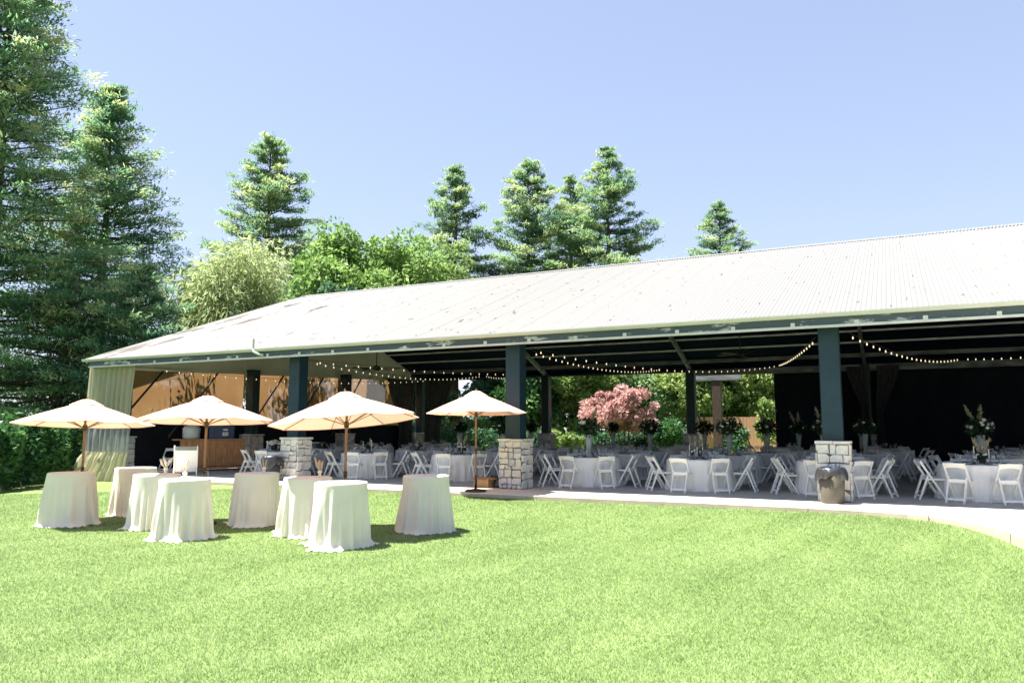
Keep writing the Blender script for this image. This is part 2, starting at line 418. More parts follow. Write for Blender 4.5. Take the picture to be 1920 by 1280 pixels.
def trunk_mesh(mb, p0, p1, r0, r1, seg=6, wob=0.1, rng=random):
    pts = []; rs = []
    for i in range(seg + 1):
        t = i / seg
        p = Vector(p0).lerp(Vector(p1), t)
        if 0 < i < seg: p += Vector((rng.uniform(-wob, wob), rng.uniform(-wob, wob), 0))
        pts.append(p); rs.append(r0 + (r1 - r0) * t)
    mb.tube(pts, rs, 8); return pts

def conifer(name, label, x, y, z, H, Rad, seed, n_branch, per, mat='conifer', el=(0.34, 0.10), z0=1.5, power=0.85, group=None, irregular=0.35, tone_shift=0.0):
    rng = np.random.default_rng(seed); random.seed(seed)
    t = thing(name, label, 'tree', (x, y, z), 0, group)
    mb = MB(); trunk_mesh(mb, (0, 0, -0.2), (0, 0, H * 0.97), H * 0.017 + 0.08, 0.03, 10, 0.06)
    Ps, Ds, Ts = [], [], []
    for i in range(n_branch):
        u = ((i + rng.random()) / n_branch) ** 0.92
        h = z0 + (H - z0) * u; rel = u
        L = Rad * (1 - rel) ** power * (1 - irregular * rng.random() ** 1.5) + 0.25
        az = i * 2.39996 + rng.normal() * 0.35
        rise = -0.18 + 0.75 * rel + rng.normal() * 0.12
        dirv = np.array([math.cos(az), math.sin(az), rise]); dirv /= np.linalg.norm(dirv)
        # the bough curves up at its tip
        nc = max(2, int(L / 0.46))
        bt = rng.normal() * 0.16
        if L > 0.9:
            e = dirv * L * 0.9
            mb.tube([(0, 0, h), tuple(Vector((0, 0, h)) + Vector(e * 0.5)), tuple(Vector((0, 0, h)) + Vector(e))], [0.02 + L * 0.010, 0.015 + L * 0.005, 0.008], 5, False)
        for k in range(nc):
            s = (0.22 + 0.78 * (k + rng.random()) / nc)
            sd = np.array([-math.sin(az), math.cos(az), 0.0])
            spread = 0.14 + 0.30 * L / 3.0 * math.sin(PI * min(1, s * 0.9))
            c = np.array([0, 0, h]) + dirv * L * s + sd * rng.normal() * spread + np.array([0, 0, 0.10 * s * s * L + rng.normal() * 0.07])
            m = max(3, int(per * (0.7 + 0.6 * rng.random())))
            off = rng.normal(size=(m, 3)) * np.array([0.25, 0.25, 0.085]) * (0.75 + 0.30 * L / 3)
            d = dirv * 0.9 + sd * rng.normal() * 0.6 + rng.normal(size=(m, 3)) * 0.55 + np.array([0, 0, 0.05])
            Ps.append(c + off); Ds.append(d)
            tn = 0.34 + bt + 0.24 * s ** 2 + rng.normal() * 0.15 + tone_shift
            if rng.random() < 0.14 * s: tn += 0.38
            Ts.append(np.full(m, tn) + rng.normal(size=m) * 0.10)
    m = 70   # leader tip
    Ps.append(np.array([0, 0, H - 0.25]) + rng.normal(size=(m, 3)) * np.array([0.16, 0.16, 0.35])); Ds.append(np.tile([0, 0, 1.0], (m, 1)) + rng.normal(size=(m, 3)) * 0.5); Ts.append(0.5 + rng.normal(size=m) * 0.1)
    P = np.concatenate(Ps); D = np.concatenate(Ds); T = np.concatenate(Ts)
    mb.build('trunk', 'bark', t, True)
    L = el[0] * (0.6 + 0.8 * rng.random(len(P))); W = el[1] * (0.6 + 0.8 * rng.random(len(P)))
    leaves('crown', P, D, L, W, T, mat, t, rng, flat=0.72)
    return t

def broadleaf(name, label, x, y, z, H, crown, seed, lobes, per, mat='broad', leaf=(0.30, 0.17), cat='tree', base_h=0.28, droop=0.0, group=None, lobe_r=0.33, tone_shift=0.0, trunk_r=None, stems=1):
    """crown = (rx, ry, rz) half-axes; lobes are clumps with hollow cores"""
    rng = np.random.default_rng(seed); random.seed(seed)
    t = thing(name, label, cat, (x, y, z), 0, group)
    rx, ry, rz = crown; cz = H - rz
    mb = MB()
    tr = trunk_r or 0.035 * H ** 0.9 * 0.6 + 0.05
    tops = []
    for s in range(stems):
        ox = 0 if stems == 1 else rng.normal() * 0.25
        oy = 0 if stems == 1 else rng.normal() * 0.25
        top = (ox * 3 + rng.normal() * 0.1, oy * 3 + rng.normal() * 0.1, max(cz - rz * 0.2, H * base_h))
        trunk_mesh(mb, (ox * 0.4, oy * 0.4, -0.2), top, tr / math.sqrt(stems), tr * 0.5 / math.sqrt(stems), 5, 0.08); tops.append(top)
    Ps, Ds, Ts = [], [], []
    for i in range(lobes):
        v = rng.normal(size=3); v /= np.linalg.norm(v)
        rr = rng.random() ** 0.45
        c = np.array([v[0] * rx, v[1] * ry, v[2] * rz]) * rr * 0.82 + np.array([0, 0, cz])
        lr = lobe_r * (rx + rz) / 2 * (0.65 + 0.7 * rng.random())
        if i % 2 == 0:
            tp = tops[i % stems]; mb.tube([tp, tuple((Vector(tp) + Vector(c)) / 2 + Vector((0, 0, 0.15))), tuple(c)], [tr * 0.35 / math.sqrt(stems), tr * 0.2 / math.sqrt(stems), 0.012], 5, False)
        m = int(per * (0.7 + 0.6 * rng.random()))
        dv = unit(rng.normal(size=(m, 3)))
        rad = lr * (0.45 + 0.6 * rng.random((m, 1)) ** 0.6)
        P = c + dv * rad * np.array([1, 1, 0.78])
        D = dv + rng.normal(size=(m, 3)) * 0.7 + np.array([0, 0, -0.25 - droop])
        if droop > 0:
            P[:, 2] -= np.abs(rng.normal(size=m)) * droop * 0.7
        lt = rng.normal() * 0.12
        Ps.append(P); Ds.append(D); Ts.append(0.45 + tone_shift + lt + rng.normal(size=m) * 0.16)
    P = np.concatenate(Ps); D = np.concatenate(Ds); T = np.concatenate(Ts)
    keep = P[:, 2] > 0.05
    P, D, T = P[keep], D[keep], T[keep]
    mb.build('trunk', 'bark', t, True)
    L = leaf[0] * (0.6 + 0.8 * rng.random(len(P))); W = leaf[1] * (0.6 + 0.8 * rng.random(len(P)))
    leaves('crown', P, D, L, W, T, mat, t, rng)
    return t

def hedge(name, label, pts, width, h, seed, n, mat='hedge', leaf=(0.16, 0.10), cat='hedge', z=0.0, rough=0.25):
    """leafy bank along a polyline: leaves on a lumpy shell, woody stems inside"""
    rng = np.random.default_rng(seed)
    t = thing(name, label, cat, (pts[0][0], pts[0][1], z))
    pts = np.array(pts, float); o = pts[0].copy(); pts = pts - o
    seg = np.linalg.norm(np.diff(pts, axis=0), axis=1); cum = np.concatenate([[0], np.cumsum(seg)])
    s = rng.random(n) * cum[-1]
    px = np.interp(s, cum, pts[:, 0]); py = np.interp(s, cum, pts[:, 1])
    idx = np.clip(np.searchsorted(cum, s) - 1, 0, len(seg) - 1)
    dirs = np.diff(pts, axis=0) / seg[:, None]; nx, ny = -dirs[idx, 1], dirs[idx, 0]
    a = rng.random(n) * PI
    lump = 1 + rough * (np.sin(s * 2.1 + 3 * np.sin(a * 2)) * 0.5 + np.sin(s * 4.7 + a * 5 + 1) * 0.35 + np.sin(s * 0.8 + 2) * 0.4)
    rad = (0.72 + 0.32 * rng.random(n)) * lump
    sup = 0.55
    ca = np.sign(np.cos(a)) * np.abs(np.cos(a)) ** sup; sa = np.abs(np.sin(a)) ** sup
    off = ca * rad * width / 2
    P = np.stack([px + nx * off, py + ny * off, np.maximum(0.03, sa * rad * h * 0.96 * rng.random(n) ** 0.15)], axis=1)
    D = np.stack([nx * ca, ny * ca, sa * 0.6], axis=1) + rng.normal(size=(n, 3)) * 0.7 + np.array([0, 0, -0.2])
    T = 0.42 + 0.12 * np.sin(s * 3 + a * 4) + rng.normal(size=n) * 0.17
    leaves('foliage', P, D, leaf[0] * (0.6 + 0.8 * rng.random(n)), leaf[1] * (0.6 + 0.8 * rng.random(n)), T, mat, t, rng)
    mb = MB(); k = max(3, int(cum[-1] / 0.8))
    for i in range(k):
        ss = (i + 0.5) / k * cum[-1]; x = np.interp(ss, cum, pts[:, 0]); y = np.interp(ss, cum, pts[:, 1])
        mb.tube([(x, y, 0), (x + rng.normal() * 0.1, y + rng.normal() * 0.1, h * 0.45), (x + rng.normal() * 0.2, y + rng.normal() * 0.2, h * 0.8)], [0.035, 0.025, 0.01], 5, False)
    kind(mb.build('stems', 'bark', t), 'stuff')
    return t

# ------------------------------------------------------------------ ground and lawn
def sstep(a, b, x):
    t = np.clip((x - a) / (b - a), 0, 1); return t * t * (3 - 2 * t)
def lawn_z(x, y):
    return 0.15 * sstep(11.5, 16.5, np.asarray(y, float)) * sstep(-23, -18, np.asarray(x, float)) + 0.012 * np.sin(np.asarray(x) * 0.7) * np.cos(np.asarray(y) * 0.6)

kind(MB().box(-700, 700, -700, 900, -0.6, -0.08).build('ground', 'soil'), 'structure')
gx = np.linspace(-40, 16, 169); gy = np.linspace(-12, 22, 103)
GX, GY = np.meshgrid(gx, gy)
LV = np.stack([GX.ravel(), GY.ravel(), lawn_z(GX, GY).ravel()], axis=1)
nx_ = len(gx); ii = np.arange((len(gy) - 1) * (nx_ - 1)); rr_ = ii // (nx_ - 1); cc_ = ii % (nx_ - 1)
a0 = rr_ * nx_ + cc_
kind(np_mesh('lawn', LV, np.stack([a0, a0 + 1, a0 + nx_ + 1, a0 + nx_], axis=1), 'lawn', smooth=True), 'structure')
# mown sward behind the pavilion, seen through the open back
kind(MB().box(-70, 30, 39.9, 62, -0.3, 0.2).build('back_lawn', 'lawn'), 'structure')
kind(MB().box(-40, -26.2, 20.4, 33, -0.3, 0.03).build('mulch_bed', 'mulch'), 'structure')

def grass():
    rng = np.random.default_rng(5)
    N = 760000
    d0, d1 = 4.6, 22.0
    # density falls with distance: sample distance with pdf ~ d^-0.35
    u = rng.random(N); k = 0.65
    d = (d0 ** k + u * (d1 ** k - d0 ** k)) ** (1 / k)
    lat = d * 0.74 * (rng.random(N) * 2 - 1)
    X = -0.4521 * d + 0.892 * lat; Y = 0.892 * d + 0.4521 * lat
    keep = (Y < 17.4) & (X > -30)
    d, X, Y = d[keep], X[keep], Y[keep]; n = len(X)
    Z = lawn_z(X, Y)
    clump = 0.5 + 0.5 * np.sin(X * 9.1 + 2 * np.sin(Y * 7)) * np.sin(Y * 8.3 + 2 * np.sin(X * 6))
    h = (0.016 + 0.016 * rng.random(n)) * (0.9 + 0.2 * clump)
    w = (0.0021 + 0.0018 * rng.random(n)) * (1 + 0.085 * (d - 5))
    a = rng.random(n) * 2 * PI; ln = 0.25 + 0.9 * rng.random(n); la = rng.random(n) * 2 * PI
    sx, sy = np.cos(a) * w, np.sin(a) * w
    V = np.stack([np.stack([X - sx, Y - sy, Z - 0.002], 1), np.stack([X + sx, Y + sy, Z - 0.002], 1),
                  np.stack([X + np.cos(la) * ln * h, Y + np.sin(la) * ln * h, Z + h], 1)], axis=1).reshape(-1, 3)
    kind(np_mesh('grass', V, np.arange(n * 3).reshape(n, 3), 'blade', tone=rng.random(n)), 'stuff')
grass()

# patio and walk
patio = kind(MB().box(-26.4, 15, 18.3, 39.9, -0.25, 0.25).build('patio', 'concrete'), 'structure')
FE = [(-22.6, 17.0), (-18, 16.95), (-13, 16.92), (-8, 16.9), (-4.2, 16.95), (-1.9, 16.88), (-0.76, 16.78), (0.0, 16.55), (0.45, 16.25), (0.80, 15.8), (1.15, 15.1), (1.45, 14.1), (1.75, 12.8), (2.3, 10), (2.9, 6), (3.3, 1)]
def front_y(x):
    xs = [p[0] for p in FE]; return float(np.interp(x, xs, [p[1] for p in FE]))
walk = kind(MB().box(-22.6, 15, 17.9, 18.29, -0.3, 0.10).build('walkway', 'kerb'), 'structure')
def slab_prism(poly, z0, z1, mat_top, name):
    mb = MB(); n = len(poly); e = 0.015
    cx = sum(p[0] for p in poly) / n; cy = sum(p[1] for p in poly) / n
    top = [(p[0] + (cx - p[0]) * 0.008, p[1] + (cy - p[1]) * 0.008, z1) for p in poly]
    mb.add([(p[0], p[1], z0) for p in poly] + [(p[0], p[1], z1 - e) for p in poly] + top,
           [tuple(range(2 * n, 3 * n))] + [(i, (i + 1) % n, n + (i + 1) % n, n + i) for i in range(n)] + [(n + i, n + (i + 1) % n, 2 * n + (i + 1) % n, 2 * n + i) for i in range(n)])
    o = mb.build(name, mat_top, walk); o.data.materials.append(M['kerb'])
    for k in range(1, n + 1): o.data.polygons[k].material_index = 1
    return o
xs = [-22.6, -20.1, -17.05, -14.0, -10.95, -7.9, -4.85, -1.8, 0.35]
for a, b in zip(xs[:-1], xs[1:]):
    fr = [(a + 0.006, front_y(a + 0.006))] + [p for p in FE if a + 0.05 < p[0] < b - 0.05] + [(b - 0.006, front_y(b - 0.006))]
    slab_prism(fr + [(b - 0.006, 18.29), (a + 0.006, 18.29)], -0.25, 0.25, 'walk_concrete', 'concrete_slab')
slab_prism([p for p in [(0.362, front_y(0.362))] + [q for q in FE if q[0] > 0.4 and q[1] > 14.5]] + [(1.4, 14.3), (3.4, 14.6), (3.4, 18.29), (0.362, 18.29)], -0.25, 0.25, 'walk_concrete', 'concrete_slab')
slab_prism([(1.41, 14.27), (1.75, 12.8), (2.3, 10), (2.6, 8), (9, 8), (9, 14.5), (3.4, 14.57)], -0.25, 0.25, 'walk_concrete', 'concrete_slab')
slab_prism([(2.61, 7.98), (2.9, 6), (3.3, 1), (9, 1), (9, 7.98)], -0.25, 0.25, 'walk_concrete', 'concrete_slab')
slab_prism([(3.42, 14.6), (9, 14.53), (15, 14.5), (15, 18.29), (3.42, 18.29)], -0.25, 0.25, 'walk_concrete', 'concrete_slab')

# ------------------------------------------------------------------ pavilion
XL, XR = -26.6, 14.0
YF, YR, YB = 17.9, 29.1, 39.1
ZR, SL = 8.42, 0.3616
def roof_z(y): return ZR - SL * abs(y - YR)
pav = thing('pavilion', 'long open sided pavilion with white corrugated metal roof on stone based posts', 'pavilion', (0, 0, 0))

def corr_sheet(x0, w, ya, yb, dz, name, mat):
    mb = MB(); per = 0.1; nper = int(round(w / per)); xs = []
    for i in range(nper * 6 + 1):
        t = i / 6.0; xs.append((x0 + t * per, 0.013 * math.cos(2 * PI * t)))
    ys = [ya, (ya + yb) / 2, yb]
    vs = [(x, y, roof_z(y) + h + dz) for y in ys for x, h in xs]
    n = len(xs); fs = []
    for j in range(2):
        for i in range(n - 1): fs.append((j * n + i, j * n + i + 1, (j + 1) * n + i + 1, (j + 1) * n + i))
    mb.add(vs, fs); return mb.build(name, mat, pav, True)
rnd = random.Random(3)
nsh = int((XR - XL) / 0.8)
for i in range(nsh):
    x = XL + i * 0.8
    o = corr_sheet(x, 0.8, YF - 0.03 + rnd.uniform(-0.012, 0.012), YR + 0.0, 0.0012 * (i % 2) + rnd.uniform(0, 0.001), 'roof_sheet', 'roof')
corr = MB()
corr.add([(XL, YR, ZR - 0.02), (XR, YR, ZR - 0.02), (XR, YB, roof_z(YB) - 0.02), (XL, YB, roof_z(YB) - 0.02)], [(0, 1, 2, 3)])
corr.build('back_roof', 'roof', pav)
# ridge cap, a low corrugated fold
mb = MB(); 
for i in range(int((XR - XL) / 0.1)):
    x = XL + i * 0.1
    mb.add([(x, YR - 0.16, roof_z(YR - 0.16) + 0.02), (x + 0.05, YR - 0.16, roof_z(YR - 0.16) + 0.036), (x + 0.05, YR, ZR + 0.058), (x, YR, ZR + 0.035), (x + 0.1, YR - 0.16, roof_z(YR - 0.16) + 0.02), (x + 0.1, YR, ZR + 0.035)],
           [(0, 1, 2, 3), (1, 4, 5, 2)])
mb.build('ridge_cap', 'roof', pav)
# soffit lining, dark
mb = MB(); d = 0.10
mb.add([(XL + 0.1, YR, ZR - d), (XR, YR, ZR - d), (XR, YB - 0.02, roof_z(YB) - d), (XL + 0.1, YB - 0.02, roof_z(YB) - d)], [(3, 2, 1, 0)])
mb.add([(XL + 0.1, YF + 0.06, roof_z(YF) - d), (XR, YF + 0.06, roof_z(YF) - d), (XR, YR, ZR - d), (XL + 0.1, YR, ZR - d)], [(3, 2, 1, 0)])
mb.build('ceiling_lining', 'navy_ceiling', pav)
# gutter (open K profile), fascia beam, trim, brackets
prof = [(0.0, 0.0), (0.0, 0.085), (-0.012, 0.085), (-0.012, 0.010), (-0.085, 0.010), (-0.120, 0.065), (-0.120, 0.090), (-0.132, 0.090), (-0.132, 0.060), (-0.095, 0.0)]
mb = MB(); n = len(prof); y0 = YF + 0.05; z0 = roof_z(YF) - 0.095
vs = [(x, y0 + p[0], z0 + p[1]) for x in (XL - 0.15, XR) for p in prof]
mb.add(vs, [(i, (i + 1) % n, n + (i + 1) % n, n + i) for i in range(n)] + [tuple(range(n))])
mb.build('gutter', 'gutter', pav)
FB0, FB1 = 4.085, roof_z(YF) - 0.095
MB().box(XL + 0.1, XR, YF + 0.06, YF + 0.16, FB0 + 0.02, FB1 + 0.06).build('fascia', 'fascia', pav)
MB().box(XL + 0.1, XR, YF + 0.03, YF + 0.20, FB0 - 0.022, FB0 + 0.018).build('trim_strip', 'trim_white', pav)
br = MB().box(-0.045, 0.045, YF + 0.035, YF + 0.058, FB0 + 0.02, FB0 + 0.10); brm = br.mesh('bracket', 'trim_white')
x = -24.27
while x < XR:
    put('bracket', brm, pav, (x, 0, 0)); x += 1.306
MB().tube([(-18.25, YF - 0.06, z0 + 0.08), (-18.25, YF - 0.06, z0 + 0.40)], 0.035, 8).tube([(-18.25, YF - 0.06, z0 + 0.08), (-18.18, YF - 0.10, z0 - 0.02), (-18.0, YF - 0.05, z0 - 0.10), (-17.9, YF + 0.03, z0 - 0.12)], 0.04, 8).build('vent_pipe', 'gutter', pav)
# rake trim at the gable edge
for ya, yb in ((YF, YR), (YR, YB)):
    MB().beam((XL, ya, roof_z(ya) - 0.06), (XL, yb, roof_z(yb) - 0.06), 0.06, 0.16).build('rake_trim', 'gutter', pav)
# gable wall panels (inside face seen from the lawn)
XE = -25.95
def gable_bot(y): return 4.12 + (y - 18.6) / 19.4 * 0.62
yy = np.linspace(18.1, YB - 0.2, 22)
for a, b in zip(yy[:-1], yy[1:]):
    mb = MB(); g = 0.004
    t0, t1 = roof_z(a) - 0.11, roof_z(b) - 0.11
    if a < YR < b: 
        pts = [(a + g, gable_bot(a)), (b - g, gable_bot(b)), (b - g, t1), (YR, ZR - 0.11), (a + g, t0)]
    else:
        pts = [(a + g, gable_bot(a)), (b - g, gable_bot(b)), (b - g, t1), (a + g, t0)]
    if t0 < gable_bot(a) + 0.02: continue
    if t1 < gable_bot(b) + 0.02: continue
    n = len(pts); mb.add([(XE, p[0], p[1]) for p in pts] + [(XE - 0.04, p[0], p[1]) for p in pts], [tuple(range(n)), tuple(reversed(range(n, 2 * n)))] + [(i, n + i, n + (i + 1) % n, (i + 1) % n) for i in range(n)])
    mb.build('gable_panel', 'gable', pav)
MB().beam((XE + 0.03, 18.7, gable_bot(18.7) - 0.05), (XE + 0.03, 38.5, gable_bot(38.5) - 0.05), 0.10, 0.09).build('end_beam', 'gable', pav)
# rafters and purlins
PX = [-25.65, -17.4, -9.4, -1.4, 6.6]
for x in PX[1:]:
    MB().beam((x, YR + 0.1, roof_z(YR + 0.1) - 0.24), (x, 38.5, roof_z(38.5) - 0.24), 0.14, 0.22).build('rafter', 'old_beam', pav)
    MB().beam((x, 18.7, roof_z(18.7) - 0.24), (x, YR - 0.1, roof_z(YR - 0.1) - 0.24), 0.14, 0.22).build('rafter', 'old_beam', pav)
for y, h, m in ((31.0, 0.07, 'purlin'), (32.1, 0.07, 'purlin'), (33.2, 0.07, 'purlin'), (34.35, 0.07, 'purlin'), (35.45, 0.07, 'purlin'), (36.5, 0.07, 'purlin'), (37.65, 0.17, 'old_beam')):
    MB().box(XE + 0.1, XR, y - 0.04, y + 0.04, roof_z(y) - 0.12 - h, roof_z(y) - 0.115).build('purlin', m, pav)
MB().box(XE, XR, 38.42, 38.62, 4.74, roof_z(38.6) - 0.12).build('back_beam', 'navy_ceiling', pav)
MB().box(-9.1, XR, 38.30, 38.42, 4.47, 4.76).build('header_beam', 'old_beam', pav)
MB().box(XE, XR, 18.62, 18.82, 4.14, roof_z(18.65) - 0.125).build('front_beam', 'navy_ceiling', pav)

# stone pillars with square posts
def split_rect(x0, x1, z0, z1, rng, out, smin):
    w, h = x1 - x0, z1 - z0
    if max(w / h, h / w) < 1.9 and ((w < smin * 1.7 and h < smin * 1.3) or (w * h < smin * smin * 1.35 and rng.random() < 0.75)) or w * h < smin * smin * 0.25:
        out.append((x0, x1, z0, z1)); return
    if (w > h * 1.25 and w > smin * 1.15) or h < smin * 0.95:
        c = x0 + w * rng.uniform(0.30, 0.70); split_rect(x0, c, z0, z1, rng, out, smin); split_rect(c, x1, z0, z1, rng, out, smin)
    else:
        c = z0 + h * rng.uniform(0.30, 0.70); split_rect(x0, x1, z0, c, rng, out, smin); split_rect(x0, x1, c, z1, rng, out, smin)
def stone_face(parent, ox, oy, axis, half, z0, z1, seed, smin, mats):
    rng = random.Random(seed); cells = []
    split_rect(-half, half, z0, z1, rng, cells, smin)
    for (a, b, c, d) in cells:
        g = 0.007; j = lambda s=0.014: rng.uniform(-s, s)
        q = [(a + g + j(), c + g + j()), (b - g + j(), c + g + j()), (b - g + j(), d - g + j()), (a + g + j(), d - g + j())]
        # knock one corner off now and then so the courses are not all square
        if rng.random() < 0.45:
            k = rng.randrange(4); p, nx, pv = q[k], q[(k + 1) % 4], q[k - 1]
            f1, f2 = rng.uniform(0.2, 0.45), rng.uniform(0.2, 0.45)
            q[k:k + 1] = [(p[0] + (pv[0] - p[0]) * f1, p[1] + (pv[1] - p[1]) * f1), (p[0] + (nx[0] - p[0]) * f2, p[1] + (nx[1] - p[1]) * f2)]
        n = len(q); mx = sum(p[0] for p in q) / n; mz = sum(p[1] for p in q) / n
        pr = rng.uniform(0.022, 0.045); sh = 0.90
        rings = []
        for dep, s in ((0.0, 1.0), (pr * 0.7, 0.985), (pr, sh)):
            for p in q:
                u, v = mx + (p[0] - mx) * s, mz + (p[1] - mz) * s
                if axis == 'front': rings.append((u, -dep, v))
                elif axis == 'back': rings.append((-u, dep, v))
                elif axis == 'right': rings.append((dep, u, v))
                else: rings.append((-dep, -u, v))
        fs = [tuple(range(2 * n, 3 * n))] + [(r * n + i, r * n + (i + 1) % n, (r + 1) * n + (i + 1) % n, (r + 1) * n + i) for r in range(2) for i in range(n)]
        mb = MB(); off = {'front': (ox, oy - half), 'back': (ox, oy + half), 'right': (ox + half, oy), 'left': (ox - half, oy)}[axis]
        mb.add([(v[0] + off[0], v[1] + off[1], v[2]) for v in rings], fs)
        mb.build('stone', rng.choice(mats), parent)
def pillar(x, y, half, zt, post_top, seed, smin=0.20, faces=('front', 'right', 'left'), mats=('stone', 'stone', 'stone_warm', 'stone_grey'), ph=0.215, cap=True):
    core = MB().box(x - half, x + half, y - half, y + half, 0.25, zt - 0.05).build('stone_pillar', 'mortar', pav)
    for k, fc in enumerate(faces):
        stone_face(core, x, y, fc, half, 0.26, zt - 0.065, seed + k, smin, mats)
    if cap:
        rng = random.Random(seed + 9); e = half + 0.045
        for sx in (-1, 1):
            for sy in (-1, 1):
                MB().box(x + min(0, sx * e) + 0.005, x + max(0, sx * e) - 0.005, y + min(0, sy * e) + 0.005, y + max(0, sy * e) - 0.005, zt - 0.06, zt + rng.uniform(-0.006, 0.006)).build('stone', mats[0], core)
    b = 0.02
    mb = MB(); p = ph
    ring = [(-p + b, -p), (p - b, -p), (p, -p + b), (p, p - b), (p - b, p), (-p + b, p), (-p, p - b), (-p, -p + b)]
    mb.add([(x + a, y + c, zz) for zz in (zt - 0.05, post_top) for a, c in ring], [(i, (i + 1) % 8, 8 + (i + 1) % 8, 8 + i) for i in range(8)])
    mb.build('post', 'post_paint', core)
pillar(-1.4, 18.78, 0.325, 1.57, 4.2, 47, 0.215, mats=('stone', 'stone', 'stone_grey'))
pillar(-9.4, 18.78, 0.325, 1.57, 4.2, 13, 0.205, mats=('stone', 'stone_warm', 'stone_warm', 'stone_grey'))
pillar(-17.2, 18.78, 0.325, 1.57, 4.2, 25, 0.225, mats=('stone', 'stone_grey', 'stone'))
pillar(-25.6, 18.78, 0.325, 1.57, 4.2, 33, 0.25, mats=('stone_grey', 'stone'))
pillar(6.6, 18.78, 0.325, 1.57, 4.2, 44, 0.3)
for k, x in enumerate(PX):
    pillar(x, 38.5, 0.36, 1.6, 4.8, 60 + 5 * k, 0.34, ('front',) if k != 2 else ('front', 'right'), ('stone_grey', 'stone_warm'))
for k, y in enumerate((25.2, 31.6)):
    pillar(XE + 0.25, y, 0.36, 1.6, gable_bot(y) + 0.1, 90 + 5 * k, 0.32, ('front', 'right'), ('stone_warm', 'stone_grey'))
# lean brace rods on the inside of the end screens
for y in (20.6, 23.3, 27.2, 30.0, 33.0):
    MB().beam((XE + 0.12, y, gable_bot(y) - 0.1), (XE + 0.12, y - 2.3, 1.5), 0.06, 0.06).build('brace_rod', 'black_metal', pav)

# ------------------------------------------------------------------ screens and curtains
def panel_yz(name, label, cat, x, ya, yb, zb, zt_a, zt_b, mat, group=None, ny=20, nz=8, amp=0.03, seed=0):
    rng = np.random.default_rng(seed); V = []; 
    for j in range(nz + 1):
        for i in range(ny + 1):
            u, v = i / ny, j / nz; y = ya + (yb - ya) * u; zt = zt_a + (zt_b - zt_a) * u
            V.append((x + amp * math.sin(u * PI) * math.sin(v * PI) + amp * 0.3 * math.sin(9 * u + 5 * v), y, zb + (zt - zb) * v))
    F = [(j * (ny + 1) + i, j * (ny + 1) + i + 1, (j + 1) * (ny + 1) + i + 1, (j + 1) * (ny + 1) + i) for j in range(nz) for i in range(ny)]
    o = np_mesh(name, np.array(V), np.array(F), mat, smooth=True); return tag(o, label, cat, group)
gt = 'tan shade screens closing the end of the pavilion'
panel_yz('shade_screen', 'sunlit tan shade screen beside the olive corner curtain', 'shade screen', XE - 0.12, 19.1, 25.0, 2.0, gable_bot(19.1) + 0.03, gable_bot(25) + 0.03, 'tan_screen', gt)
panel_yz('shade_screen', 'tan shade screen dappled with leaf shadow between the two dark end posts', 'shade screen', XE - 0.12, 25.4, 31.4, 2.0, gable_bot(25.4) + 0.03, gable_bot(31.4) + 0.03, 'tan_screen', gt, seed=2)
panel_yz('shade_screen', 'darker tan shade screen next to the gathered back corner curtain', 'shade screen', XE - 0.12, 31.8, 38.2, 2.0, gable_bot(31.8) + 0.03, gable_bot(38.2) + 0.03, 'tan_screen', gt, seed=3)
panel_yz('privacy_screen', 'black lower privacy screen behind the wooden bar', 'privacy screen', XE - 0.08, 19.2, 38.3, 0.25, 2.03, 2.03, 'black_fabric', None, 40, 4)
panel_yz('privacy_screen', 'black privacy screen closing the far right end of the pavilion', 'privacy screen', 13.8, 18.9, 38.4, 0.25, 4.4, 4.7, 'black_fabric', None, 30, 4)

def curtain(name, label, cat, pts_top, pts_mid, pts_bot, zt, zm, zb, folds, amp, mat, group=None, thick_dir=(0, 1), nz=22, nu=120, seed=0, parent=None):
    """hanging cloth between two top points; width interpolates top -> mid -> bottom"""
    rng = np.random.default_rng(seed); V = []
    ph = rng.random(4) * 6
    for j in range(nz + 1):
        v = j / nz; z = zt + (zb - zt) * v; vm = (zt - zm) / (zt - zb)
        if v < vm: t = v / vm; t = t * t * (3 - 2 * t) if vm < 0.99 else t; A = [pts_top[k] + (pts_mid[k] - pts_top[k]) * t for k in range(4)]
        else: t = (v - vm) / max(1e-6, 1 - vm); t = t * t * (3 - 2 * t); A = [pts_mid[k] + (pts_bot[k] - pts_mid[k]) * t for k in range(4)]
        for i in range(nu + 1):
            u = i / nu
            f = math.sin(2 * PI * folds * u + ph[0] + 0.12 * math.sin(v * 3 + ph[1])) + 0.45 * math.sin(2 * PI * folds * 2.3 * u + ph[2] + 0.2 * v) + 0.3 * math.sin(2 * PI * folds * 0.43 * u + ph[3])
            x = A[0] + (A[2] - A[0]) * u; y = A[1] + (A[3] - A[1]) * u
            a = amp * (0.6 + 0.5 * v)
            V.append((x + thick_dir[0] * f * a, y + thick_dir[1] * f * a, z + (0.02 * math.sin(13 * u) if j == nz else 0)))
    F = [(j * (nu + 1) + i, j * (nu + 1) + i + 1, (j + 1) * (nu + 1) + i + 1, (j + 1) * (nu + 1) + i) for j in range(nz) for i in range(nu)]
    o = np_mesh(name, np.array(V), np.array(F), mat, parent, smooth=True)
    return tag(o, label, cat, group) if label else o
ct = thing('curtain', 'olive green curtain with a sheer grey band hanging at the pavilion corner', 'curtain', (-25.5, 18.0, 0))
curtain('upper_drape', None, None, (-1.2, 0.15, 1.2, 0.25), (-1.17, 0.1, 1.18, 0.2), (-1.15, 0.1, 1.15, 0.2), 4.12, 2.8, 1.95, 9, 0.05, 'olive_curtain', parent=ct, seed=4)
curtain('sheer_band', None, None, (-1.15, 0.1, 1.15, 0.2), (-1.12, 0.05, 1.12, 0.2), (-1.1, 0.05, 1.10, 0.2), 1.94, 1.5, 1.02, 8, 0.06, 'sheer_band', parent=ct, nz=10, seed=4)
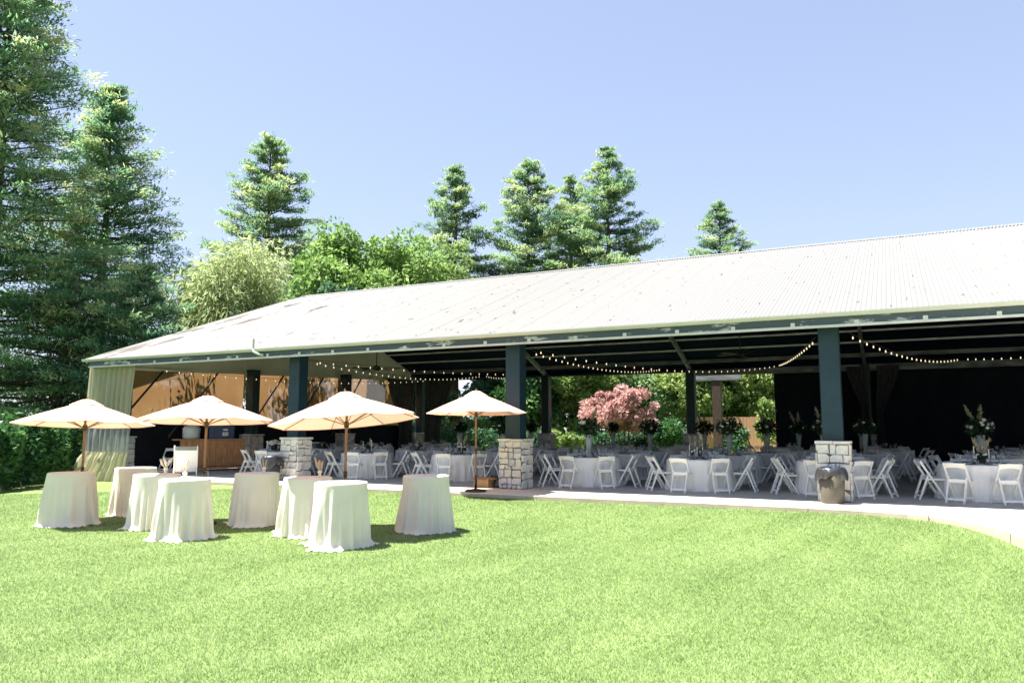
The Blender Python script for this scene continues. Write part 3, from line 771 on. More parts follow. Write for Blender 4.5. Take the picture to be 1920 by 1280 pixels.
curtain('lower_drape', None, None, (-1.12, 0.05, 1.12, 0.2), (-1.25, -0.1, 1.1, 0.15), (-1.5, -0.35, 1.08, 0.05), 1.04, 0.7, 0.02, 8, 0.08, 'olive_curtain', parent=ct, nz=12, seed=4)
mb = MB().tube([(0.05, -0.06, 0.98), (0.02, -0.16, 0.80), (0.10, -0.15, 0.72), (0.02, -0.14, 0.66), (-0.05, -0.14, 0.76), (0.02, -0.15, 0.82)], 0.035, 6)
mb.build('knot', 'olive_curtain', ct, True)
gb = 'gathered curtains at the back corner of the pavilion'
curtain('curtain', 'dark olive curtain gathered left of the back corner post', 'curtain', (XE + 0.25, 35.2, XE + 0.25, 37.9), (XE + 0.25, 36.4, XE + 0.25, 37.7), (XE + 0.25, 36.3, XE + 0.25, 37.7), gable_bot(36.5) - 0.02, 1.9, 0.26, 6, 0.05, 'dark_drape', gb, (1, 0), seed=6)
curtain('curtain', 'brown grey curtain gathered right of the back corner post', 'curtain', (-25.1, 38.15, -23.2, 38.15), (-25.1, 38.15, -24.0, 38.15), (-25.1, 38.15, -24.1, 38.15), 4.72, 1.9, 0.26, 6, 0.05, 'dark_drape', gb, seed=7)
gk = 'sheer dark curtains tied back either side of a back post'
curtain('curtain', 'sheer dark curtain swept towards the back post from its left side', 'curtain', (-2.15, 38.0, -1.35, 38.0), (-1.55, 38.0, -1.30, 38.0), (-1.7, 38.0, -1.25, 38.0), 4.65, 2.3, 0.26, 6, 0.035, 'dark_drape', gk, seed=8)
curtain('curtain', 'sheer dark curtain swept towards the back post from its right side', 'curtain', (-0.9, 38.0, 0.0, 38.0), (-1.0, 38.0, -0.72, 38.0), (-1.05, 38.0, -0.6, 38.0), 4.65, 2.3, 0.26, 6, 0.035, 'dark_drape', gk, seed=9)
# black back screens, one bay each
gs = 'black privacy screens along the back of the pavilion'
for a, b, lb in ((-5.45, -1.42, 'black privacy screen hanging between the bright garden opening and the tied curtains'), (-1.40, 6.58, 'wide black privacy screen behind the tables right of the tied curtains'), (6.6, 13.7, 'black privacy screen in the last bay at the far right')):
    mb = MB(); nxp = 24
    for i in range(nxp):
        x0 = a + (b - a) * i / nxp; x1 = a + (b - a) * (i + 1) / nxp; q = 0.03
        mb.add([(x0, 38.92 + q * math.sin(i * 1.3), 0.25), (x1, 38.92 + q * math.sin((i + 1) * 1.3), 0.25), (x1, 38.92 + q * math.sin((i + 1) * 1.3), 4.72), (x0, 38.92 + q * math.sin(i * 1.3), 4.72)], [(0, 1, 2, 3)])
    tag(mb.build('privacy_screen', 'black_fabric', None, True), lb, 'privacy screen', gs)

# ------------------------------------------------------------------ folding chair
def chair_meshes():
    k = 0.42 / 2
    rail = MB().beam((0, -0.27, 0.86), (0, 0.24, 0.0), 0.026, 0.042, (0, 1, 0)).mesh('front_leg', 'white_resin')
    rear = MB().beam((0, -0.10, 0.56), (0, -0.31, 0.0), 0.026, 0.040, (0, 1, 0)).mesh('rear_leg', 'white_resin')
    seat = MB()
    n = 8; prof = [(-0.13, 0.455), (-0.12, 0.475), (0.20, 0.475), (0.235, 0.465), (0.235, 0.435), (-0.13, 0.43)]
    seat.add([(sx * 0.185, p[0], p[1]) for sx in (-1, 1) for p in prof], [tuple(range(6)), tuple(reversed(range(6, 12)))] + [(i, 6 + i, 6 + (i + 1) % 6, (i + 1) % 6) for i in range(6)])
    seat = seat.mesh('seat', 'white_vinyl')
    # backrest: broad top slat, arched below
    def at(z): return -0.27 + (0.86 - z) * 0.593
    bk = MB(); m = 8; vs = []
    for i in range(m + 1):
        u = -1 + 2 * i / m; x = u * 0.196; zb = 0.735 + 0.030 * (1 - u * u); zt = 0.853 + 0.006 * (1 - u * u); cv = -0.012 * (1 - u * u)
        for zz in (zb, zt):
            for dy in (-0.011, 0.011): vs.append((x, at(zz) + dy + cv, zz))
    fs = []
    for i in range(m):
        a = i * 4; b = a + 4
        fs += [(a, b, b + 2, a + 2), (a + 1, a + 3, b + 3, b + 1), (a + 2, b + 2, b + 3, a + 3), (a, a + 1, b + 1, b)]
    fs += [(0, 2, 3, 1), (m * 4, m * 4 + 1, m * 4 + 3, m * 4 + 2)]
    bk.add(vs, fs); bk = bk.mesh('backrest', 'white_resin')
    st1 = MB().beam((-k, -0.285, 0.085), (k, -0.285, 0.085), 0.022, 0.05).mesh('stretcher', 'white_resin')
    st2 = MB().beam((-k, 0.185, 0.10), (k, 0.185, 0.10), 0.02, 0.035).mesh('stretcher', 'white_resin')
    fr = MB().beam((-k + 0.02, -0.125, 0.475), (k - 0.02, -0.125, 0.475), 0.022, 0.07).mesh('seat_rail', 'white_resin')
    return [('front_leg', rail, (-k - 0.003, 0, 0)), ('front_leg', rail, (k + 0.003, 0, 0)), ('rear_leg', rear, (-k + 0.028, 0, 0)), ('rear_leg', rear, (k - 0.028, 0, 0)),
            ('seat', seat, (0, 0, 0)), ('backrest', bk, (0, 0, 0)), ('stretcher', st1, (0, 0, 0)), ('stretcher', st2, (0, 0, 0)), ('seat_rail', fr, (0, 0, 0))]
CH = chair_meshes()
def joined_chair():
    vs, fs = [], []
    for nm, me, loc in CH:
        b = len(vs); vs += [(v.co.x + loc[0], v.co.y + loc[1], v.co.z + loc[2]) for v in me.vertices]; fs += [tuple(i + b for i in p.vertices) for p in me.polygons]
    me = bpy.data.meshes.new('folding_chair'); me.from_pydata(vs, [], fs); me.materials.append(M['white_resin']); me.update(); return me
CHJ = joined_chair()
def place_chair(x, y, rz, label, group, detail=True, z=0.25):
    if detail:
        t = thing('folding_chair', label, 'chair', (x, y, z), rz, group)
        for nm, me, loc in CH: put(nm, me, t, loc)
    else:
        t = tag(put('folding_chair', CHJ, None, (x, y, z), (0, 0, rz)), label, 'chair', group)
    return t

# ------------------------------------------------------------------ banquet tables
TZ = 0.25; TH = 0.80; TR = 0.84
def drape(r_top, r_bot, h, folds, amp, seed, nth=144, nz=14, puddle=0.0, tails=(), cloth_drop=0.0):
    """round cloth falling from the rim of a table to the floor"""
    rng = np.random.default_rng(seed); th = np.linspace(0, 2 * PI, nth, endpoint=False)
    ph = rng.random(6) * 2 * PI
    f = np.zeros(nth); onset = np.zeros(nth); wsum = np.full(nth, 1e-6)
    for i in range(folds):                                   # each fold has its own place, width, depth and starting height
        c = 2 * PI * (i + rng.uniform(-0.38, 0.38)) / folds; wd = rng.uniform(0.055, 0.15) * 13 / folds; A = rng.uniform(0.6, 1.9)
        dth = np.angle(np.exp(1j * (th - c))); gk = np.exp(-(dth / wd) ** 2)
        f += A * gk - 0.45 * A * (np.exp(-((dth - 1.9 * wd) / wd) ** 2) + np.exp(-((dth + 1.9 * wd) / wd) ** 2)); onset += gk * rng.uniform(0.0, 0.45); wsum += gk
    f += 0.25 * np.sin(5 * th + ph[4]); f -= f.mean(); f = np.clip(f, -0.9, 1.8); onset = onset / wsum
    V = []; rows = []
    for r in (0.0, 0.35, 0.8, 0.97): rows.append((np.full(nth, r * r_top), np.full(nth, h)))
    rows.append((np.full(nth, r_top), np.full(nth, h - 0.006)))
    for j in range(1, nz + 1):
        v = j / nz
        rad = r_top + (r_bot - r_top) * v ** 1.6 + f * amp * np.clip((v - onset * 0.8) * 1.7, 0, 1) ** 0.9 + 0.006
        z = h * (1 - v) * np.ones(nth)
        if puddle > 0 and v > 0.86:
            q = (v - 0.86) / 0.14
            spread = puddle * q ** 2.2 * (0.55 + 0.45 * np.sin(3 * th + ph[5]) + 0.35 * np.sin(7 * th + ph[1]))
            for ta, tl in tails: spread = spread + tl * q ** 2.5 * np.exp(-((np.angle(np.exp(1j * (th - ta)))) / 0.30) ** 2)
            rad = rad + np.maximum(spread, 0)
            z = h * 0.14 * (1 - q) ** 1.6 + 0.012 + 0.012 * q * np.sin(folds * 2 * th)
        if cloth_drop: z = np.maximum(z, 0) + cloth_drop * (1 if j == nz else 0)
        rows.append((rad, np.maximum(z, 0.008)))
    for rad, z in rows: V.append(np.stack([rad * np.cos(th), rad * np.sin(th), z], axis=1))
    V = np.concatenate(V); nr = len(rows); F = []
    i = np.arange(nth); i2 = (i + 1) % nth
    for j in range(nr - 1): F.append(np.stack([j * nth + i, j * nth + i2, (j + 1) * nth + i2, (j + 1) * nth + i], axis=1))
    return V, np.concatenate(F)[:, ::-1]
def cloth_mesh(name, V, F, mat):
    me = bpy.data.meshes.new(name); me.from_pydata([tuple(v) for v in V], [], [tuple(int(q) for q in f) for f in F]); me.validate(); me.materials.append(M[mat])
    me.polygons.foreach_set('use_smooth', [True] * len(me.polygons)); me.update(); return me
BT = [cloth_mesh('tablecloth', *drape(TR + 0.006, TR + 0.06, TH + 0.004, 22, 0.038, 70 + k), 'white_cloth') for k in range(4)]
TT = MB().lathe([(0.0, TH - 0.03), (TR - 0.02, TH - 0.03), (TR - 0.005, TH - 0.004), (0.0, TH - 0.004)], 40).mesh('table_top', 'plank_light')
TL = MB().beam((0, 0, 0), (0, 0, TH - 0.03), 0.05, 0.05).mesh('table_leg', 'black_metal')

glass_me = MB().lathe([(0.034, 0.0), (0.034, 0.004), (0.006, 0.008), (0.005, 0.085), (0.022, 0.10), (0.040, 0.135), (0.041, 0.165), (0.034, 0.205)], 12).mesh('wine_glass', 'glass', True)
tumb_me = MB().lathe([(0.030, 0.0), (0.034, 0.05), (0.036, 0.115), (0.037, 0.125)], 12).mesh('water_glass', 'glass', True)
plate_me = MB().lathe([(0.0, 0.0), (0.10, 0.0), (0.155, 0.010), (0.16, 0.014), (0.155, 0.016), (0.10, 0.006), (0.0, 0.005)], 20).mesh('charger_plate', 'charger', True)
plate_b = MB().lathe([(0.0, 0.0), (0.10, 0.0), (0.155, 0.012), (0.16, 0.018), (0.155, 0.020), (0.10, 0.008), (0.0, 0.007)], 20).mesh('plate', 'brown_plate', True)
nb = MB(); 
nb.add([(-0.055, -0.16, 0.0), (0.055, -0.16, 0.0), (0.06, 0.05, 0.0), (-0.06, 0.05, 0.0), (-0.05, -0.155, 0.016), (0.05, -0.155, 0.016), (0.05, 0.04, 0.03), (-0.05, 0.04, 0.026)], [(3, 2, 1, 0), (4, 5, 6, 7), (0, 1, 5, 4), (1, 2, 6, 5), (2, 3, 7, 6), (3, 0, 4, 7)])
napkin_me = nb.mesh('napkin', 'napkin')

def plume(parent, base, tip, rad, n, mat, rng, name='plume'):
    base = np.array(base); tip = np.array(tip); d = tip - base
    t = rng.random(n) ** 0.8; env = np.sin(PI * np.clip(t * 0.9 + 0.1, 0, 1)) ** 0.8
    P = base + d * (0.25 + 0.75 * t[:, None]) + rng.normal(size=(n, 3)) * (rad * env)[:, None] * 0.5
    D = unit(d[None, :]) + rng.normal(size=(n, 3)) * 0.35
    return leaves(name, P, D, 0.11, 0.016, 0.5 + rng.normal(size=n) * 0.2, mat, parent, rng)
rose_me = MB().lathe([(0.004, -0.03), (0.03, -0.022), (0.044, 0.0), (0.040, 0.022), (0.026, 0.032), (0.020, 0.024), (0.012, 0.034), (0.0, 0.030)], 10).mesh('flower', 'rose', True)

def tall_arrangement(x, y, label, seed, plumes=2, roses=7, s=1.0, z=TZ + TH, green='green_plume', vh=0.62):
    rng = np.random.default_rng(seed)
    t = thing('flower_arrangement', label, 'flower arrangement', (x, y, z + 0.006), rng.random() * 6, 'tall flower arrangements on the banquet tables')
    MB().lathe([(0.075, 0.0), (0.078, 0.012), (0.055, 0.03), (0.058, 0.06), (0.085, vh * 0.6), (0.112, vh), (0.104, vh), (0.078, vh * 0.6), (0.050, 0.07), (0.0, 0.06)], 16).build('vase', 'vase_glass', t, True)
    st = MB()
    for k in range(7):
        a = rng.random() * 6.28; st.tube([(0.03 * math.cos(a), 0.03 * math.sin(a), 0.08), (-0.05 * math.cos(a), -0.05 * math.sin(a), vh + 0.05)], 0.005, 5)
    st.build('stems', 'bouquet_green', t)
    n = 420; dv = unit(rng.normal(size=(n, 3))); r = (0.12 + 0.24 * rng.random((n, 1))) * s
    P = np.array([0, 0, vh + 0.22]) + dv * r * np.array([1.05, 1.05, 0.8]); D = dv + np.array([0, 0, -0.15]) + rng.normal(size=(n, 3)) * 0.4
    leaves('foliage', P, D, 0.13, 0.055, 0.4 + rng.normal(size=n) * 0.25, 'bouquet_green', t, rng)
    for k in range(roses):
        a = rng.random() * 6.28; e = rng.uniform(-0.1, 0.9); q = np.array([math.cos(a) * math.cos(e), math.sin(a) * math.cos(e), math.sin(e) * 0.85]) * 0.29 * s
        put('flower', rose_me, t, (q[0], q[1], vh + 0.20 + q[2]), (rng.normal() * 0.4, rng.normal() * 0.4, 0), (rng.uniform(0.9, 1.5),) * 3)
    for k in range(plumes):
        a = (k / max(1, plumes)) * PI + rng.normal() * 0.3 + (PI if k % 2 else 0); w = 0.20 + 0.08 * rng.random()
        plume(t, (0.05 * math.cos(a), 0.05 * math.sin(a), vh + 0.2), (w * math.cos(a) * 1.2, w * math.sin(a) * 1.2, vh + 0.78), 0.05, 150, green, rng)
    return t
def low_centerpiece(x, y, label, seed, candles=3, pampas=True, z=TZ + TH, h=0.30):
    rng = np.random.default_rng(seed)
    t = thing('centerpiece', label, 'centerpiece', (x, y, z + 0.006), rng.random() * 6, 'low candle and flower centerpieces')
    for k in range(candles):
        a = k * 2 * PI / candles + 0.4; cx, cy = 0.17 * math.cos(a), 0.17 * math.sin(a); hh = h * (0.85 + 0.3 * rng.random())
        MB().lathe([(0.035, 0.0), (0.035, 0.008), (0.012, 0.016), (0.016, 0.045), (0.0, 0.045)], 10, (cx, cy, 0)).build('candle_holder', 'bronze', t, True)
        MB().lathe([(0.013, 0.04), (0.012, 0.05 + hh), (0.002, 0.055 + hh)], 8, (cx, cy, 0)).build('candle', 'candle', t, True)
    MB().lathe([(0.05, 0.0), (0.075, 0.04), (0.07, 0.10), (0.05, 0.13), (0.0, 0.13)], 14).build('vase', 'bronze' if seed % 2 else 'vase_glass', t, True)
    n = 130; dv = unit(rng.normal(size=(n, 3))); P = np.array([0, 0, 0.16]) + dv * (0.05 + 0.11 * rng.random((n, 1))) * np.array([1.2, 1.2, 0.7])
    leaves('foliage', P, dv + rng.normal(size=(n, 3)) * 0.4, 0.085, 0.04, 0.45 + rng.normal(size=n) * 0.25, 'bouquet_green', t, rng)
    for k in range(5):
        a = rng.random() * 6.28; put('flower', rose_me, t, (0.12 * math.cos(a), 0.12 * math.sin(a), 0.16 + 0.07 * rng.random()), (rng.normal() * 0.4, rng.normal() * 0.4, 0), (0.85,) * 3)
    if pampas:
        for k in range(4):
            a = k * 1.6 + rng.random(); plume(t, (0, 0, 0.14), (0.17 * math.cos(a), 0.17 * math.sin(a), 0.50 + 0.1 * rng.random()), 0.04, 90, 'pampas', rng)
    return t

POS = {-22.5: 'near left', 22.5: 'near right', -67.5: 'left side', 67.5: 'right side', -112.5: 'far left side', 112.5: 'far right side', -157.5: 'far left', 157.5: 'far right'}
def banquet(x, y, phrase, tlabel, seed, detail, seats, settings, glasses, cgroup, rot=0.0, napkins=True):
    rng = random.Random(seed)
    t = thing('round_table', tlabel, 'table', (x, y, TZ), rng.random() * 6, 'round banquet tables under white cloths')
    put('table_top', TT, t)
    for k in range(4): put('table_leg', TL, t, (0.5 * math.cos(k * PI / 2), 0.5 * math.sin(k * PI / 2), 0))
    put('tablecloth', BT[seed % 4], t)
    toCam = math.atan2(-y, -x)                    # direction from the table to the viewer's side of the lawn
    for a in seats:
        w = toCam + R(a + rot) + rng.uniform(-0.09, 0.09); rr = 1.16 + rng.uniform(-0.08, 0.09)
        cx, cy = x + rr * math.cos(w), y + rr * math.sin(w)
        rz = w + PI / 2 + rng.uniform(-0.10, 0.10)   # local +Y faces the table centre
        lb = f'white folding chair at the {POS[a]} of {phrase}' if phrase else cgroup[1]
        place_chair(cx, cy, rz, lb, cgroup[0], detail)
    zt = TZ + TH + 0.006
    for k in range(8):
        w = toCam + R(k * 45 + 22.5 + rot)
        if settings > k:
            p = (x + 0.62 * math.cos(w), y + 0.62 * math.sin(w))
            br = (seed == 1 and k == 0)
            tag(put('charger_plate' if not br else 'plate', plate_b if br else plate_me, None, (p[0], p[1], zt)), f'dark charger plate laid on {phrase}' if not br else 'red brown plate set on the table by the right edge', 'plate', 'dark charger plates on the banquet tables' if not br else None)
            if napkins:
                tag(put('napkin', napkin_me, None, (p[0], p[1], zt + 0.008), (0, 0, w + PI / 2 + rng.uniform(-0.2, 0.2))), f'folded white napkin on a plate of {phrase}', 'napkin', 'white napkins on the banquet tables')
        if glasses > k:
            for q, (dr, da, me, nm) in enumerate(((0.46, 0.20, glass_me, 'wine_glass'), (0.44, -0.04, tumb_me, 'water_glass'))):
                if q == 1 and k % 2: continue
                p = (x + dr * math.cos(w + da), y + dr * math.sin(w + da))
                tag(put(nm, me, None, (p[0], p[1], zt)), f'clear {nm.replace("_", " ")} standing on {phrase}', 'glass', f'clear {nm.replace("_", " ")}es set out for dinner')
    return t
ALL = (-22.5, 22.5, -67.5, 67.5, -112.5, 112.5, -157.5, 157.5)
fr = 'white folding chairs at the front row of tables'
ROW1 = [
    (1.54, 20.6, 'the table by the right edge', 'round table with candles and a brown plate by the right edge', 1),
    (-1.58, 20.75, 'the table behind the trash can', 'round table half hidden behind the stone pillar with the trash can', 2),
    (-4.86, 20.6, 'the table before the orange fence', 'white clothed round table set in front of the distant orange fence', 3),
    (-8.0, 20.7, 'the table before the pink maple', 'round table with tall glass vase in front of the pink maple', 4),
    (-12.45, 20.9, 'the table behind the rightmost parasol', 'round table with pampas centerpiece behind the pole of the rightmost parasol', 5),
    (-15.95, 20.8, 'the table with three pale candles', 'round table with three pale candles beside the middle stone pillar', 6),
    (-19.75, 20.8, 'the table by the wooden bar', 'round table with white hydrangeas just right of the wooden bar', 7)]
for x, y, ph, tl, sd in ROW1:
    banquet(x, y, ph, tl, sd, True, ALL, 8, 8, (fr, ''), 0.0)
sr = 'white folding chairs at the second row of tables'
ROW2 = [
    (2.05, 24.0, 'the second table by the right edge', 'second row round table behind the one by the right edge', 11),
    (-1.7, 24.1, 'the second table behind the trash can', 'second row round table deep behind the stone pillar with trash can', 12),
    (-4.62, 24.1, 'the second table before the orange fence', 'second row round table with rose vase in front of the orange fence', 13),
    (-8.0, 24.0, 'the second table before the pink maple', 'second row round table just in front of the pink maple', 14),
    (-12.48, 24.1, 'the second table behind rightmost parasol', 'second row round table just left of the warm stone pillar', 15),
    (-16.05, 24.0, 'the second table with dry plumes', 'second row round table with dry plumes between the two middle parasols', 16),
    (-20.7, 24.2, 'the second table behind black bin', 'second row round table behind the black bin and stone pillar', 17)]
for x, y, ph, tl, sd in ROW2:
    banquet(x, y, ph, tl, sd, True, ALL, 5, 8, (sr, ''), 0.0, napkins=True)
br_ = 'white folding chairs at the shaded back rows of tables'
BACK = [(-20.5, 27.2), (-16.2, 27.3), (-12.2, 27.2), (-8.2, 27.3), (-4.1, 27.2), (-1.1, 27.4), (2.6, 27.3), (-24.0, 30.8), (-19.9, 30.8), (-14.6, 30.7), (-10.85, 30.8), (-7.07, 30.9), (-3.5, 30.8), (-0.5, 31.0), (3.2, 30.8),
        (-22, 34.4), (-17.0, 34.4), (-12.6, 34.3), (-8.6, 34.5), (-4.6, 34.4), (-0.6, 34.5), (4.2, 34.4)]
ORD = {7: ('leftmost', 'second from left', 'third from left', 'middle', 'third from right', 'second from right', 'rightmost'),
       8: ('leftmost', 'second from left', 'third from left', 'fourth from left', 'fourth from right', 'third from right', 'second from right', 'rightmost')}
cnt = {}
for k, (x, y) in enumerate(BACK):
    row = ('third', 'fourth', 'fifth')[0 if y < 29 else 1 if y < 33 else 2]
    i = cnt.get(row, 0); cnt[row] = i + 1
    ph = f'{row} row table {ORD[8 if row == "fourth" else 7][i]}'
    o = banquet(x, y, ph, f'shaded round table under white cloth, {ph.replace(" table", "")}', 30 + k, False, (-22.5, 22.5, -67.5, 67.5, 157.5) if y < 33 else (-67.5, 67.5, 157.5, -157.5), 0, 0, (br_, ''))
    rng = random.Random(200 + k)
    for q in range(5):
        w = rng.random() * 6.28; rr = rng.uniform(0.3, 0.6)
        tag(put('wine_glass', glass_me, None, (x + rr * math.cos(w), y + rr * math.sin(w), TZ + TH + 0.006)), f'clear wine glass on {ph}', 'glass', f'wine glasses on the {row} row of tables')

# centerpieces
low_centerpiece(1.60, 20.75, 'candles and dried plumes on the table by the right edge', 1, 3)
low_centerpiece(-4.95, 20.65, 'low candles and white flowers on the table before the orange fence', 2, 4, True)
low_centerpiece(-12.35, 20.9, 'pampas plumes and candles on the table behind the rightmost parasol pole', 3, 3)
low_centerpiece(-15.95, 20.85, 'three pale candles with greenery on the table beside the middle parasol', 4, 3, False, h=0.36)
low_centerpiece(-16.1, 24.0, 'dry plume centerpiece on the shaded second table between middle parasols', 5, 2)
tall_arrangement(-8.05, 20.75, 'tall glass vase of white roses right in front of the pink maple', 11, 1, 9)
tall_arrangement(-4.75, 24.1, 'tall glass vase of roses standing out against the orange fence', 12, 0, 8, 1.1)
tall_arrangement(-8.2, 27.3, 'tall vase with dark foliage against the right side of the pink maple', 13, 0, 7, 1.1)
tall_arrangement(1.85, 24.0, 'tall vase with two pale green plumes against the black screen', 14, 2, 10, 1.0)
tall_arrangement(-4.1, 27.2, 'tall vase of spiky dark plumes at the right end of the orange fence', 15, 3, 2, 1.1)
tall_arrangement(-7.05, 30.9, 'tall vase against the dark back post left of the orange fence', 16, 2, 2, 1.05)
tall_arrangement(-3.5, 30.8, 'tall vase with pale plumes in front of the black screen', 17, 2, 3, 0.95, green='pampas')
tall_arrangement(-2.05, 24.1, 'tall vase with white flowers peeking out left of the teal post', 18, 1, 8, 0.95, green='pampas')
tall_arrangement(-1.1, 27.4, 'tall vase with dark flowers peeking out right of the teal post', 19, 0, 5, 1.0)
tall_arrangement(-12.55, 24.1, 'tall vase of white roses just left of the warm stone pillar', 20, 0, 10, 1.0)
tall_arrangement(-14.6, 30.7, 'tall glass vase in shade behind the rightmost parasol pole', 21, 1, 4, 0.8)
tall_arrangement(-16.2, 27.3, 'tall glass vase in shade below the gap between two parasols', 22, 1, 4, 0.8)
tall_arrangement(-10.85, 30.8, 'slender vase with dark bloom in the middle of the pink maple', 23, 0, 2, 0.75)
hy = thing('flower_arrangement', 'mound of white hydrangeas in a black vase by the wooden bar', 'flower arrangement', (-19.9, 20.6, TZ + TH + 0.006))
MB().lathe([(0.06, 0.0), (0.11, 0.10), (0.10, 0.20), (0.07, 0.24), (0.0, 0.24)], 16).build('vase', 'bin_black', hy, True)
rng = random.Random(8)
for k in range(11):
    a = k * 2.4; r = 0.05 + 0.14 * math.sqrt(k / 11)
    MB().lathe([(0.0, -0.06), (0.06, -0.04), (0.085, 0.0), (0.06, 0.045), (0.0, 0.06)], 10, (r * math.cos(a), r * math.sin(a), 0.36 - r * r * 3)).build('bloom', 'hydrangea', hy, True)

# ------------------------------------------------------------------ cocktail tables on the lawn
CT = [(-14.44, 9.57, 'cream draped cocktail table furthest left, under the leftmost parasol', ((2.9, 0.22), (0.1, 0.12))),
      (-14.88, 11.31, 'shaded beige draped cocktail table partly hidden behind the dried flower table', ((3.4, 0.2),)),
      (-12.64, 10.07, 'draped cocktail table with the fluffy dried flower vase, second from the front left', ((3.5, 0.2),)),
      (-11.06, 9.38, 'bright white draped cocktail table with twig vase, in front of the wooden bar', ((3.5, 0.2), (-0.3, 0.10))),
      (-11.31, 11.28, 'shaded taupe draped cocktail table in front of the black bin', ((3.6, 0.22),)),
      (-9.40, 10.59, 'half shaded draped cocktail table with tan plumes below the tilted parasol', ((3.5, 0.26),)),
      (-8.00, 9.78, 'bright white draped cocktail table nearest the camera', ((3.6, 0.24), (-1.0, 0.10))),
      (-7.77, 11.87, 'draped cocktail table standing alone in front of the rightmost parasol', ((-0.8, 0.05),))]
for k, (x, y, lb, tails) in enumerate(CT):
    z = float(lawn_z(x, y))
    t = thing('cocktail_table', lb, 'cocktail table', (x, y, z), 0, 'cocktail tables standing on the lawn')
    V, F = drape(0.410, 0.460 if k != 7 else 0.50, 1.0, 13 + k % 4, 0.040, 300 + k, 200, 40, 0.10 if k != 7 else 0.02, [(a + R(-27), l * 1.1) for a, l in tails])
    put('tablecloth', cloth_mesh('tablecloth', V, F, 'ivory_cloth'), t)
    MB().lathe([(0.0, 0.965), (0.38, 0.965), (0.385, 0.985), (0.0, 0.99)], 28).build('table_top', 'plank_light', t)
    MB().tube([(0, 0, 0.02), (0, 0, 0.965)], 0.035, 10).build('pedestal', 'black_metal', t)

def dried_vase(x, y, z, label, seed, style):
    rng = np.random.default_rng(seed); rd = random.Random(seed)
    t = thing('dried_flower_vase', label, 'vase', (x, y, z), 0, 'small vases of dried grasses on the cocktail tables')
    MB().lathe([(0.03, 0.0), (0.036, 0.01), (0.025, 0.03), (0.022, 0.045), (0.038, 0.07), (0.040, 0.10), (0.026, 0.115), (0.0, 0.11)], 14).build('vase', 'candle', t, True)
    if style == 'tails':
        for k in range(11):
            a = rd.random() * 6.28; w = rd.uniform(0.03, 0.13); h = rd.uniform(0.24, 0.32)
            mb = MB().tube([(0, 0, 0.09), (w * 0.5 * math.cos(a), w * 0.5 * math.sin(a), h * 0.6)], 0.004, 5)
            mb.tube([(w * 0.45 * math.cos(a), w * 0.45 * math.sin(a), h * 0.55), (w * 0.75 * math.cos(a), w * 0.75 * math.sin(a), h * 0.8), (w * math.cos(a), w * math.sin(a), h)], [0.006, 0.017, 0.006], 7)
            mb.build('dried_stem', 'candle', t, True)
    elif style == 'twigs':
        for k, (a, w, h) in enumerate(((2.7, 0.17, 0.30), (0.3, 0.05, 0.34), (-0.2, 0.10, 0.33), (0.9, 0.02, 0.27))):
            MB().tube([(0, 0, 0.09), (w * 0.5 * math.cos(a), w * 0.5 * math.sin(a), 0.1 + (h - 0.1) * 0.55), (w * math.cos(a), w * math.sin(a), h)], [0.006, 0.014, 0.008], 7).build('dried_stem', 'dry_grass', t, True)
    else:
        for k in range(5):
            a = k * 1.26; w = rd.uniform(0.03, 0.10); h = rd.uniform(0.26, 0.36) if style == 'plumes' else rd.uniform(0.2, 0.28)
            MB().tube([(0, 0, 0.09), (w * 0.5 * math.cos(a), w * 0.5 * math.sin(a), h * 0.55), (w * math.cos(a), w * math.sin(a), h)], [0.006, 0.024 if style == 'plumes' else 0.010, 0.008], 7).build('dried_stem', 'dry_grass', t, True)
def ctz(k): return float(lawn_z(CT[k][0], CT[k][1])) + 1.003
dried_vase(-12.60, 10.22, ctz(2), 'small cream vase bursting with fluffy bleached bunny tails', 1, 'tails')
dried_vase(-11.08, 9.38, ctz(3), 'small cream vase with bare splayed twigs on a white cocktail table', 2, 'twigs')
dried_vase(-11.20, 11.35, ctz(4), 'small cream vase with thin dried stems on the taupe cocktail table', 3, 'thin')
dried_vase(-9.28, 10.75, ctz(5), 'small cream vase with thick tan plumes under the tilted parasol', 4, 'plumes')

